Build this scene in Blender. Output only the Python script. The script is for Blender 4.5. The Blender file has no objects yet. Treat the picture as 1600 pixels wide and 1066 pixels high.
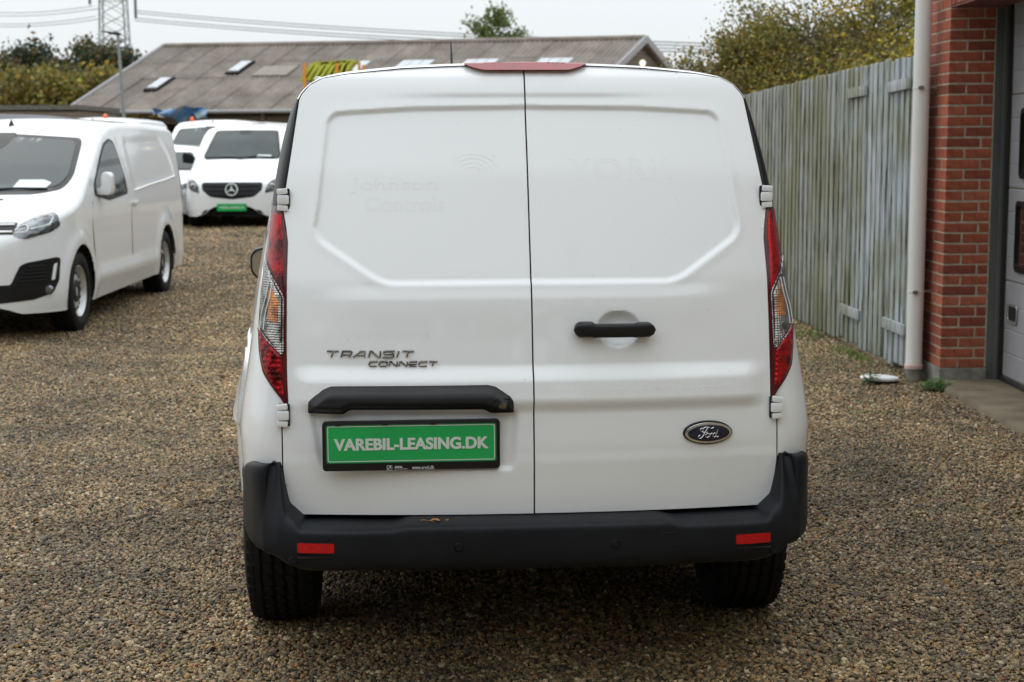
import bpy, bmesh, math, random
import numpy as np
from mathutils import Vector, Matrix
from mathutils.bvhtree import BVHTree
random.seed(7); RNG = np.random.default_rng(7)
SC = bpy.context.scene; COL = SC.collection
R = math.radians

# ------------------------------------------------------------------ camera
CAM_H = 1.53
cam_d = bpy.data.cameras.new('camera'); cam = bpy.data.objects.new('camera', cam_d); COL.objects.link(cam)
cam.matrix_world = Matrix.Translation((0, 0, CAM_H)) @ Matrix.Rotation(R(90 - 7.22), 4, 'X') @ Matrix.Rotation(R(-0.25), 4, 'Z')
cam_d.sensor_width = 36.0; cam_d.lens = 54.9; cam_d.clip_start = 0.1; cam_d.clip_end = 3000
cam_d.dof.use_dof = True; cam_d.dof.focus_distance = 4.55; cam_d.dof.aperture_fstop = 6.3
SC.camera = cam
# ------------------------------------------------------------------ sky and sun (bright overcast)
W = bpy.data.worlds.new('World'); SC.world = W; W.use_nodes = True
nt = W.node_tree; nt.nodes.clear()
out = nt.nodes.new('ShaderNodeOutputWorld'); bg = nt.nodes.new('ShaderNodeBackground')
sky = nt.nodes.new('ShaderNodeTexSky'); sky.sky_type = 'NISHITA'; sky.sun_disc = False
sky.sun_elevation = R(53); sky.sun_rotation = R(-30); sky.air_density = 1.0; sky.dust_density = 3.0
tc = nt.nodes.new('ShaderNodeTexCoord'); sep = nt.nodes.new('ShaderNodeSeparateXYZ')
nt.links.new(tc.outputs['Generated'], sep.inputs[0])
cl = nt.nodes.new('ShaderNodeMapRange'); cl.inputs['From Min'].default_value = 0.0; cl.inputs['From Max'].default_value = 1.0
cl.inputs['To Min'].default_value = 7.15; cl.inputs['To Max'].default_value = 15.0
nt.links.new(sep.outputs['Z'], cl.inputs['Value'])
nz = nt.nodes.new('ShaderNodeTexNoise'); nz.inputs['Scale'].default_value = 2.2; nz.inputs['Detail'].default_value = 4
nt.links.new(tc.outputs['Generated'], nz.inputs['Vector'])
nm = nt.nodes.new('ShaderNodeMapRange'); nm.inputs['To Min'].default_value = 0.94; nm.inputs['To Max'].default_value = 1.06
nt.links.new(nz.outputs['Fac'], nm.inputs['Value'])
mu = nt.nodes.new('ShaderNodeMath'); mu.operation = 'MULTIPLY'
nt.links.new(cl.outputs[0], mu.inputs[0]); nt.links.new(nm.outputs[0], mu.inputs[1])
cc = nt.nodes.new('ShaderNodeCombineColor')
for i, k in enumerate((0.95, 1.0, 1.035)):
    m_ = nt.nodes.new('ShaderNodeMath'); m_.operation = 'MULTIPLY'; m_.inputs[1].default_value = k
    nt.links.new(mu.outputs[0], m_.inputs[0]); nt.links.new(m_.outputs[0], cc.inputs[i])
mx = nt.nodes.new('ShaderNodeMix'); mx.data_type = 'RGBA'; mx.inputs[0].default_value = 0.93
nt.links.new(sky.outputs[0], mx.inputs[6]); nt.links.new(cc.outputs[0], mx.inputs[7])
nt.links.new(mx.outputs[2], bg.inputs['Color']); bg.inputs['Strength'].default_value = 0.105
nt.links.new(bg.outputs[0], out.inputs[0])
sun_d = bpy.data.lights.new('sun', 'SUN'); sun_d.energy = 0.8; sun_d.angle = R(70); sun_d.color = (1, 0.97, 0.93)
sun = bpy.data.objects.new('sun', sun_d); COL.objects.link(sun)
sd_ = Vector((-0.35, 0.60, 0.95)).normalized()          # direction towards the sun: beyond the van, a little left
sun.rotation_euler = sd_.to_track_quat('Z', 'Y').to_euler()
SC.view_settings.view_transform = 'Standard'; SC.view_settings.look = 'None'
SC.view_settings.exposure = 0.24; SC.view_settings.gamma = 1.0; SC.view_settings.use_curve_mapping = False
SC.render.engine = 'CYCLES'

# ------------------------------------------------------------------ helpers
def tag(o, label=None, cat=None, group=None, kind=None):
    if label: o['label'] = label
    if cat: o['category'] = cat
    if group: o['group'] = group
    if kind: o['kind'] = kind
    return o
def empty(name, loc=(0, 0, 0), rz=0.0, label=None, cat=None, group=None):
    o = bpy.data.objects.new(name, None); COL.objects.link(o); o.location = loc; o.rotation_euler = (0, 0, rz)
    o.empty_display_size = .2
    return tag(o, label, cat, group)
def mesh(name, V, F, mat=None, parent=None, smooth=False, kind=None):
    me = bpy.data.meshes.new(name)
    V = np.asarray(V, dtype=np.float32)
    if isinstance(F, np.ndarray):
        n, k = F.shape
        me.vertices.add(len(V)); me.vertices.foreach_set('co', V.ravel())
        me.loops.add(n * k); me.loops.foreach_set('vertex_index', F.astype(np.int32).ravel())
        me.polygons.add(n); me.polygons.foreach_set('loop_start', np.arange(0, n * k, k, dtype=np.int32))
        me.polygons.foreach_set('loop_total', np.full(n, k, dtype=np.int32))
        me.update(calc_edges=True)
    else:
        me.from_pydata([tuple(map(float, v)) for v in V], [], [tuple(map(int, f)) for f in F]); me.update()
    if smooth: me.polygons.foreach_set('use_smooth', [True] * len(me.polygons))
    return link(name, me, mat, parent, kind)
def link(name, me, mat=None, parent=None, kind=None):
    o = bpy.data.objects.new(name, me); COL.objects.link(o)
    if mat is not None:
        if len(me.materials) == 0: me.materials.append(mat)
    if parent is not None: o.parent = parent
    if kind: o['kind'] = kind
    return o
def autosmooth(o, deg=35):
    me = o.data; n = len(me.polygons); me.polygons.foreach_set('use_smooth', [True] * n)
    bm = bmesh.new(); bm.from_mesh(me); lim = R(deg)
    for e in bm.edges:
        if len(e.link_faces) != 2 or e.calc_face_angle(0) > lim: e.smooth = False
    bm.to_mesh(me); bm.free(); return o
def copy_tree(o, parent=None):
    c = o.copy(); COL.objects.link(c); c.parent = parent
    for ch in o.children: copy_tree(ch, c)
    return c
class MB:
    """collects simple shapes into one mesh"""
    def __init__(s): s.V = []; s.F = []
    def add(s, V, F):
        b = len(s.V); s.V += [tuple(v) for v in V]; s.F += [tuple(i + b for i in f) for f in F]; return s
    def box(s, c, d, rot=None):
        P = []
        for x in (-.5, .5):
            for y in (-.5, .5):
                for z in (-.5, .5):
                    v = Vector((x * d[0], y * d[1], z * d[2]))
                    if rot is not None: v = rot @ v
                    P.append(v + Vector(c))
        return s.add(P, [(0, 1, 3, 2), (4, 6, 7, 5), (0, 4, 5, 1), (2, 3, 7, 6), (0, 2, 6, 4), (1, 5, 7, 3)])
    def tube(s, pts, r, n=8, cap=True):
        pts = [Vector(p) for p in pts]; rs = r if isinstance(r, (list, tuple)) else [r] * len(pts); rings = []
        up = None
        for i, p in enumerate(pts):
            t = (pts[min(i + 1, len(pts) - 1)] - pts[max(i - 1, 0)]).normalized()
            a = Vector((0, 0, 1)) if abs(t.z) < .9 else Vector((1, 0, 0))
            if up is None: up = t.cross(a).normalized()
            u = (up - t * up.dot(t)).normalized(); up = u; w = t.cross(u)
            rings.append([p + (u * math.cos(k * 2 * math.pi / n) + w * math.sin(k * 2 * math.pi / n)) * rs[i] for k in range(n)])
        V = [v for rg in rings for v in rg]; F = []
        for i in range(len(rings) - 1):
            for k in range(n):
                F.append((i * n + k, i * n + (k + 1) % n, (i + 1) * n + (k + 1) % n, (i + 1) * n + k))
        if cap: F.append(tuple(range(n))[::-1]); F.append(tuple((len(rings) - 1) * n + k for k in range(n)))
        return s.add(V, F)
    def lathe(s, prof, axis='x', n=32, c=(0, 0, 0), close=False):
        """prof: list of (axial, radius)"""
        V = []; F = []; m = len(prof)
        for a, r in prof:
            for k in range(n):
                t = 2 * math.pi * k / n; p, q = r * math.cos(t), r * math.sin(t)
                v = (a, p, q) if axis == 'x' else ((p, a, q) if axis == 'y' else (p, q, a))
                V.append((v[0] + c[0], v[1] + c[1], v[2] + c[2]))
        for i in range(m - 1):
            for k in range(n): F.append((i * n + k, i * n + (k + 1) % n, (i + 1) * n + (k + 1) % n, (i + 1) * n + k))
        if close:
            for k in range(n): F.append(((m - 1) * n + k, (m - 1) * n + (k + 1) % n, (k + 1) % n, k))
        return s.add(V, F)
    def prism(s, poly, y0, y1, plane='xz'):
        n = len(poly); V = []
        for y in (y0, y1):
            for a, b in poly: V.append((a, y, b) if plane == 'xz' else ((a, b, y) if plane == 'xy' else (y, a, b)))
        F = [tuple(range(n)), tuple(range(2 * n - 1, n - 1, -1))] + [(i, (i + 1) % n, n + (i + 1) % n, n + i) for i in range(n)]
        return s.add(V, F)
    def build(s, name, mat, parent=None, smooth=None, bevel=None, kind=None, seg=2):
        o = mesh(name, s.V, s.F, mat, parent, kind=kind)
        bm = bmesh.new(); bm.from_mesh(o.data); bmesh.ops.recalc_face_normals(bm, faces=bm.faces)
        if bevel:
            es = [e for e in bm.edges if len(e.link_faces) == 2 and e.calc_face_angle(0) > R(30)]
            bmesh.ops.bevel(bm, geom=es, offset=bevel, segments=seg, profile=.6, affect='EDGES', clamp_overlap=True)
        bm.to_mesh(o.data); bm.free()
        if smooth or bevel: autosmooth(o, smooth or 40)
        return o
def rrect(w, h, r, n=5, cx=0, cy=0):
    P = []
    for sx, sy, a0 in ((1, 1, 0), (-1, 1, 90), (-1, -1, 180), (1, -1, 270)):
        for k in range(n + 1):
            a = R(a0 + 90 * k / n); P.append((cx + sx * (w / 2 - r) + r * math.cos(a), cy + sy * (h / 2 - r) + r * math.sin(a)))
    return P
def ellipse(rx, ry, n=32, cx=0, cy=0): return [(cx + rx * math.cos(2 * math.pi * k / n), cy + ry * math.sin(2 * math.pi * k / n)) for k in range(n)]
def rounded(poly, r=.01, n=4):
    """round every corner of a closed polygon"""
    out = []; P = [Vector(p) for p in poly]; m = len(P)
    for i in range(m):
        a, b, c = P[i - 1], P[i], P[(i + 1) % m]
        u = a - b; v = c - b; rr = min(r, u.length * .45, v.length * .45)
        p0 = b + u.normalized() * rr; p1 = b + v.normalized() * rr
        for k in range(n + 1):
            t = k / n; q = p0 * (1 - t) ** 2 + b * 2 * t * (1 - t) + p1 * t * t; out.append((q.x, q.y))
    return out
def poly_sd(P, poly):
    """signed distance (inside positive) and nearest boundary point"""
    P = np.asarray(P, float); A = np.asarray(poly, float); B = np.roll(A, -1, 0)
    best = np.full(len(P), 1e9); near = np.zeros_like(P); ins = np.zeros(len(P), bool)
    for a, b in zip(A, B):
        d = b - a; L = d @ d
        if L < 1e-14: continue
        t = np.clip(((P - a) @ d) / L, 0, 1); q = a + t[:, None] * d; dd = np.hypot(*(P - q).T)
        m = dd < best; best[m] = dd[m]; near[m] = q[m]
        c = (a[1] > P[:, 1]) != (b[1] > P[:, 1])
        with np.errstate(divide='ignore', invalid='ignore'):
            xi = (b[0] - a[0]) * (P[:, 1] - a[1]) / (b[1] - a[1]) + a[0]
        ins ^= c & (P[:, 0] < xi)
    return np.where(ins, best, -best), near
def sstep(a, b, x):
    t = np.clip((np.asarray(x, float) - a) / (b - a), 0, 1); return t * t * (3 - 2 * t)
def patch(name, poly, h, surf, mat, parent=None, rim=None, smooth=True):
    """fills a 2-D outline with a fine grid, maps it by surf() to 3-D; rim = vector the edge is folded back by"""
    A = np.asarray(poly, float); lo = A.min(0) - h; hi = A.max(0) + h
    nx = int((hi[0] - lo[0]) / h) + 2; nz_ = int((hi[1] - lo[1]) / h) + 2
    gx = lo[0] + np.arange(nx) * h; gz = lo[1] + np.arange(nz_) * h
    P = np.stack(np.meshgrid(gx, gz), -1).reshape(-1, 2)
    sd, near = poly_sd(P, A); sn = np.abs(sd) < .71 * h; P[sn] = near[sn]; ok = sn | (sd > 0)
    i = np.arange((nz_ - 1) * nx).reshape(nz_ - 1, nx)[:, :-1].ravel()
    Q = np.stack([i, i + 1, i + 1 + nx, i + nx], 1); k = ok[Q].sum(1)
    c = P[Q].mean(1); csd, _ = poly_sd(c, A)
    faces = [tuple(q) for q in Q[(k == 4) & (csd > -.2 * h)]]
    for q in Q[k == 3]:
        t = tuple(v for v in q if ok[v]); faces.append(t)
    used = sorted({v for f in faces for v in f}); mp = {v: j for j, v in enumerate(used)}
    V3 = surf(P[used]); F = [tuple(mp[v] for v in f) for f in faces]
    V3 = [tuple(v) for v in V3]
    if rim is not None:
        cnt = {}
        for f in F:
            for a, b in zip(f, f[1:] + f[:1]):
                cnt[(min(a, b), max(a, b))] = cnt.get((min(a, b), max(a, b)), 0) + 1
        new = {}
        for f in list(F):
            for a, b in zip(f, f[1:] + f[:1]):
                if cnt[(min(a, b), max(a, b))] == 1:
                    for v in (a, b):
                        if v not in new: new[v] = len(V3); V3.append(tuple(V3[v][j] + rim[j] for j in range(3)))
                    F.append((b, a, new[a], new[b]))
    o = mesh(name, V3, F, mat, parent)
    bm = bmesh.new(); bm.from_mesh(o.data); bmesh.ops.remove_doubles(bm, verts=bm.verts, dist=h * .02)
    bmesh.ops.recalc_face_normals(bm, faces=bm.faces)
    bm.to_mesh(o.data); bm.free()
    if smooth: autosmooth(o, 50)
    return o

# ------------------------------------------------------------------ materials
MATS = {}
def nodes(name):
    m = bpy.data.materials.new(name); m.use_nodes = True; t = m.node_tree; b = t.nodes['Principled BSDF']; MATS[name] = m
    return m, t, b
def setp(b, **k):
    for a, v in k.items():
        n = a.replace('_', ' ')
        b.inputs[n].default_value = (*v, 1) if isinstance(v, (tuple, list)) and len(v) == 3 else v
def N(t, typ, **k):
    n = t.nodes.new(typ)
    for a, v in k.items():
        if a in n.inputs: n.inputs[a].default_value = v
        else: setattr(n, a, v)
    return n
def ramp(t, src, stops):
    r = t.nodes.new('ShaderNodeValToRGB'); e = r.color_ramp.elements
    while len(e) < len(stops): e.new(.5)
    for x, (p, c) in zip(e, stops): x.position = p; x.color = (*c, 1)
    t.links.new(src, r.inputs[0]); return r.outputs[0]
def bump(t, b, src, strength=.3, dist=.01, prev=None):
    n = N(t, 'ShaderNodeBump'); n.inputs['Strength'].default_value = strength; n.inputs['Distance'].default_value = dist
    t.links.new(src, n.inputs['Height'])
    if prev is not None: t.links.new(prev, n.inputs['Normal'])
    t.links.new(n.outputs[0], b.inputs['Normal']); return n.outputs[0]
def noise(t, scale, detail=4, rough=.5, obj=True, stretch=None):
    c = N(t, 'ShaderNodeTexCoord'); n = N(t, 'ShaderNodeTexNoise'); n.inputs['Scale'].default_value = scale
    n.inputs['Detail'].default_value = detail; n.inputs['Roughness'].default_value = rough
    s = c.outputs['Object']
    if stretch:
        mp = N(t, 'ShaderNodeMapping'); mp.inputs['Scale'].default_value = stretch; t.links.new(s, mp.inputs[0]); s = mp.outputs[0]
    t.links.new(s, n.inputs['Vector']); return n.outputs['Fac']
def mat_plain(name, col, rough=.5, metal=0., coat=0., vary=.12, scale=12, bmp=0., bscale=200, stretch=None, **k):
    m, t, b = nodes(name); setp(b, Roughness=rough, Metallic=metal, Coat_Weight=coat, **k)
    if coat: setp(b, Coat_Roughness=.04)
    f = noise(t, scale, stretch=stretch)
    lo = tuple(c * (1 - vary) for c in col); hi = tuple(min(1, c * (1 + vary)) for c in col)
    t.links.new(ramp(t, f, [(.3, lo), (.7, hi)]), b.inputs['Base Color'])
    if bmp: bump(t, b, noise(t, bscale, 3), bmp, .002)
    return m
def mat_paint(name, col, dirt=(.34, .32, .28)):
    m, t, b = nodes(name); setp(b, Roughness=.32, Coat_Weight=.9, Coat_Roughness=.03, Coat_IOR=1.5)
    c = N(t, 'ShaderNodeTexCoord'); s = N(t, 'ShaderNodeSeparateXYZ'); t.links.new(c.outputs['Object'], s.inputs[0])
    f = noise(t, 3.0, 6, .6); f2 = noise(t, 60, 4, .6)
    # road film: strongest near the sills, broken up by noise
    mr = N(t, 'ShaderNodeMapRange'); mr.inputs['From Min'].default_value = .75; mr.inputs['From Max'].default_value = .25
    mr.inputs['To Min'].default_value = 0.02; mr.inputs['To Max'].default_value = .30; t.links.new(s.outputs['Z'], mr.inputs[0])
    m1 = N(t, 'ShaderNodeMath', operation='MULTIPLY'); t.links.new(mr.outputs[0], m1.inputs[0]); t.links.new(f, m1.inputs[1])
    mx = N(t, 'ShaderNodeMix', data_type='RGBA'); t.links.new(m1.outputs[0], mx.inputs[0])
    mx.inputs[6].default_value = (*col, 1); mx.inputs[7].default_value = (*dirt, 1)
    t.links.new(mx.outputs[2], b.inputs['Base Color'])
    r = N(t, 'ShaderNodeMapRange'); r.inputs['To Min'].default_value = .02; r.inputs['To Max'].default_value = .07
    t.links.new(f2, r.inputs[0]); t.links.new(r.outputs[0], b.inputs['Coat Roughness'])
    bump(t, b, noise(t, 1.6, 2), .10, .012)
    return m
M = {}
M['white'] = mat_paint('white_paint', (.80, .82, .835))
M['greyp'] = mat_plain('grey_paint', (.085, .09, .105), .6, vary=.1, Specular_IOR_Level=.25)
M['ghost'] = mat_plain('ghost_lettering', (.745, .76, .77), .38, coat=.7, vary=.02)
M['black'] = mat_plain('black_plastic', (.008, .0085, .0095), .38, Specular_IOR_Level=.3, vary=.25, scale=9, bmp=.15, bscale=500)
M['bumper'] = mat_plain('bumper_plastic', (.007, .0085, .0115), .5, vary=.3, Specular_IOR_Level=.22, scale=6, bmp=.25, bscale=700)
M['gap'] = mat_plain('dark_interior', (.008, .008, .008), .9, vary=.1)
M['rubber'] = mat_plain('tyre_rubber', (.009, .009, .009), .8, Specular_IOR_Level=.25, vary=.35, scale=25, bmp=.3, bscale=120)
M['steel'] = mat_plain('wheel_steel', (.56, .56, .56), .42, metal=.6, vary=.2, scale=14)
M['chrome'] = mat_plain('chrome', (.62, .62, .62), .14, metal=1., vary=.08)
M['dchrome'] = mat_plain('dull_chrome', (.17, .155, .14), .2, metal=1., vary=.5, scale=40)
M['blue'] = mat_plain('badge_blue', (.002, .003, .028), .25, coat=.5, vary=.1)
M['green'] = mat_plain('plate_green', (.0, .37, .085), .35, coat=.3, vary=.07, scale=5)
M['plwhite'] = mat_plain('plate_white', (.62, .68, .64), .4, vary=.04)
M['wht'] = mat_plain('print_white', (.75, .75, .75), .5, vary=.03)
M['paper'] = mat_plain('paper', (.72, .78, .76), .7, vary=.05)
M['amber'] = mat_plain('amber_beacon', (.80, .13, .03), .3, coat=.6, vary=.1)
M['mirror'] = mat_plain('mirror_glass', (.55, .57, .58), .04, metal=1., vary=.03)
def mat_lens(name, col, rough=.12, metal=.55, cell=150, strength=.6, vary=.45, big=14, dark=None, coat=.4):
    m, t, b = nodes(name); setp(b, Roughness=rough, Metallic=metal, Coat_Weight=coat, Coat_Roughness=.02, Specular_IOR_Level=.25)
    c = N(t, 'ShaderNodeTexCoord'); w = N(t, 'ShaderNodeTexVoronoi', feature='F1'); w.inputs['Scale'].default_value = cell
    w.inputs['Randomness'].default_value = .25; t.links.new(c.outputs['Object'], w.inputs['Vector'])
    n1 = noise(t, big, 3, .6)
    d = dark or tuple(x * (1 - vary) * .4 for x in col)
    t.links.new(ramp(t, n1, [(.36, d), (.5, col), (.66, tuple(min(1, x * 1.35) for x in col))]), b.inputs['Base Color'])  # reflector glints and the dark between them are painted in by noise
    bump(t, b, w.outputs['Distance'], strength, .004)
    return m
M['redlens'] = mat_lens('red_lens', (.40, .003, .006), cell=190, strength=.55, dark=(.05, .001, .002))
M['redrim'] = mat_plain('dark_red_lens', (.07, .0015, .003), .2, coat=.5, Specular_IOR_Level=.25, vary=.25, scale=20)
M['redlow'] = mat_lens('red_reflector', (.33, .003, .005), cell=70, strength=.6, big=30, dark=(.045, .001, .002))
M['clear'] = mat_lens('clear_lens', (.31, .31, .305), rough=.1, metal=.9, cell=150, strength=.9, big=22, dark=(.10, .10, .10))
M['orange'] = mat_lens('orange_lens', (.55, .22, .08), rough=.2, metal=.4, cell=150, strength=.9, big=20, dark=(.22, .10, .06))
M['fog'] = mat_lens('reflector_red', (.42, .003, .005), rough=.25, metal=.1, cell=220, strength=.3, big=6, dark=(.33, .003, .004), coat=.3)
M['brake'] = mat_plain('brake_lens', (.24, .004, .012), .2, coat=.35, vary=.2, scale=25)
M['headl'] = mat_lens('headlamp_glass', (.17, .185, .20), rough=.08, metal=.75, cell=22, strength=.5, big=9, dark=(.05, .055, .06))
def mat_glass(name, tint=(.034, .050, .054)):
    m, t, b = nodes(name); setp(b, Roughness=.03)
    f = noise(t, 2.5, 2); t.links.new(ramp(t, f, [(.3, tuple(x * .8 for x in tint)), (.7, tuple(x * 1.2 for x in tint))]), b.inputs['Base Color'])
    bump(t, b, noise(t, 1.2, 2), .05, .02)
    setp(b, IOR=1.36); return m
M['glass'] = mat_glass('van_glass')
# ------------------------------------------------------------------ ground
def mat_gravel(name, pebble=False):
    m, t, b = nodes(name); setp(b, Roughness=.72)
    pal = [(.0, (.040, .036, .030)), (.12, (.12, .105, .078)), (.28, (.25, .205, .13)), (.42, (.15, .14, .12)), (.54, (.33, .265, .165)),
           (.68, (.20, .17, .12)), (.80, (.36, .22, .09)), (.845, (.42, .38, .30)), (.93, (.24, .115, .065)), (.965, (.58, .54, .46))]
    if pebble:
        oi = N(t, 'ShaderNodeObjectInfo'); c = ramp(t, oi.outputs['Random'], [(p, c) for p, c in pal])
        r = [n for n in t.nodes if n.type == 'VALTORGB'][0]; r.color_ramp.interpolation = 'CONSTANT'
        g = N(t, 'ShaderNodeNewGeometry'); n = N(t, 'ShaderNodeTexNoise'); n.inputs['Scale'].default_value = 2.0; n.inputs['Detail'].default_value = 5
        t.links.new(g.outputs['Position'], n.inputs['Vector'])
        f = ramp(t, n.outputs['Fac'], [(.32, (.66, .60, .50)), (.68, (1.30, 1.16, .95))])
        n2 = N(t, 'ShaderNodeTexNoise'); n2.inputs['Scale'].default_value = 260; t.links.new(g.outputs['Position'], n2.inputs['Vector'])
        f2 = ramp(t, n2.outputs['Fac'], [(.3, (.8, .8, .8)), (.7, (1.2, 1.2, 1.2))])
        a = N(t, 'ShaderNodeMix', data_type='RGBA', blend_type='MULTIPLY'); a.inputs[0].default_value = 1; t.links.new(c, a.inputs[6]); t.links.new(f, a.inputs[7])
        a2 = N(t, 'ShaderNodeMix', data_type='RGBA', blend_type='MULTIPLY'); a2.inputs[0].default_value = 1; t.links.new(a.outputs[2], a2.inputs[6]); t.links.new(f2, a2.inputs[7])
        n5 = N(t, 'ShaderNodeTexNoise'); n5.inputs['Scale'].default_value = .42; n5.inputs['Detail'].default_value = 6; n5.inputs['Roughness'].default_value = .6; mp5 = N(t, 'ShaderNodeMapping'); mp5.inputs['Scale'].default_value = (1.7, .6, 1); t.links.new(g.outputs['Position'], mp5.inputs[0]); t.links.new(mp5.outputs[0], n5.inputs['Vector'])
        f5 = ramp(t, n5.outputs['Fac'], [(.36, (.58, .55, .49)), (.5, (.88, .82, .70)), (.64, (1.22, 1.13, .94))])
        a5 = N(t, 'ShaderNodeMix', data_type='RGBA', blend_type='MULTIPLY'); a5.inputs[0].default_value = 1; t.links.new(a2.outputs[2], a5.inputs[6]); t.links.new(f5, a5.inputs[7])
        n6 = N(t, 'ShaderNodeTexNoise'); n6.inputs['Scale'].default_value = .75; n6.inputs['Detail'].default_value = 7; n6.inputs['Roughness'].default_value = .75; mp6 = N(t, 'ShaderNodeMapping'); mp6.inputs['Location'].default_value = (3.1, 7.7, 0); t.links.new(g.outputs['Position'], mp6.inputs[0]); t.links.new(mp6.outputs[0], n6.inputs['Vector'])
        a6 = N(t, 'ShaderNodeMix', data_type='RGBA'); t.links.new(ramp(t, n6.outputs['Fac'], [(.57, (0, 0, 0)), (.68, (.55, .55, .55))]), a6.inputs[0]); t.links.new(a5.outputs[2], a6.inputs[6]); a6.inputs[7].default_value = (.13, .13, .04, 1)
        t.links.new(a6.outputs[2], b.inputs['Base Color']); setp(b, Roughness=.62)
        return m
    g = N(t, 'ShaderNodeTexCoord'); v = N(t, 'ShaderNodeTexVoronoi'); v.inputs['Scale'].default_value = 62
    t.links.new(g.outputs['Object'], v.inputs['Vector'])
    s = N(t, 'ShaderNodeSeparateColor'); t.links.new(v.outputs['Color'], s.inputs[0])
    c = ramp(t, s.outputs[0], pal)
    n = noise(t, 1.3, 6, .6); f = ramp(t, n, [(.3, (.72, .67, .57)), (.7, (1.16, 1.08, .91))])
    a = N(t, 'ShaderNodeMix', data_type='RGBA', blend_type='MULTIPLY'); a.inputs[0].default_value = 1; t.links.new(c, a.inputs[6]); t.links.new(f, a.inputs[7])
    # thin moss and grass film in patches
    n3 = noise(t, .55, 5, .65); n4 = noise(t, 9, 4, .7)
    k = N(t, 'ShaderNodeMath', operation='MULTIPLY'); t.links.new(ramp(t, n3, [(.52, (0, 0, 0)), (.64, (1, 1, 1))]), k.inputs[0]); t.links.new(ramp(t, n4, [(.48, (0, 0, 0)), (.62, (.75, .75, .75))]), k.inputs[1])
    mx = N(t, 'ShaderNodeMix', data_type='RGBA'); t.links.new(k.outputs[0], mx.inputs[0]); t.links.new(a.outputs[2], mx.inputs[6]); mx.inputs[7].default_value = (.12, .13, .045, 1)
    t.links.new(mx.outputs[2], b.inputs['Base Color'])
    bump(t, b, v.outputs['Distance'], .9, .012)
    return m
M['gravel'] = mat_gravel('gravel_bed'); M['pebble'] = mat_gravel('pebble', True)
def ground_z(x, y): return 0.010 * np.sin(x * .9 + 1.3) * np.cos(y * .55) + .006 * np.sin(x * 2.3 + y * 1.1)
xs = np.concatenate([np.linspace(-400, -20, 12), np.linspace(-16, 8, 97), np.linspace(12, 400, 12)])
ys = np.concatenate([np.linspace(-200, -4, 8), np.linspace(0, 32, 129), np.linspace(36, 900, 14)])
gx, gy = np.meshgrid(xs, ys); gz = ground_z(gx, gy) * ((np.abs(gx) < 20) & (gy < 40))
V = np.stack([gx, gy, gz - .004], -1).reshape(-1, 3); nx = len(xs)
i = (np.arange(len(ys) - 1)[:, None] * nx + np.arange(nx - 1)[None]).ravel()
tag(mesh('gravel_ground', V, np.stack([i, i + 1, i + 1 + nx, i + nx], 1), M['gravel'], smooth=True), kind='structure')

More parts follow.
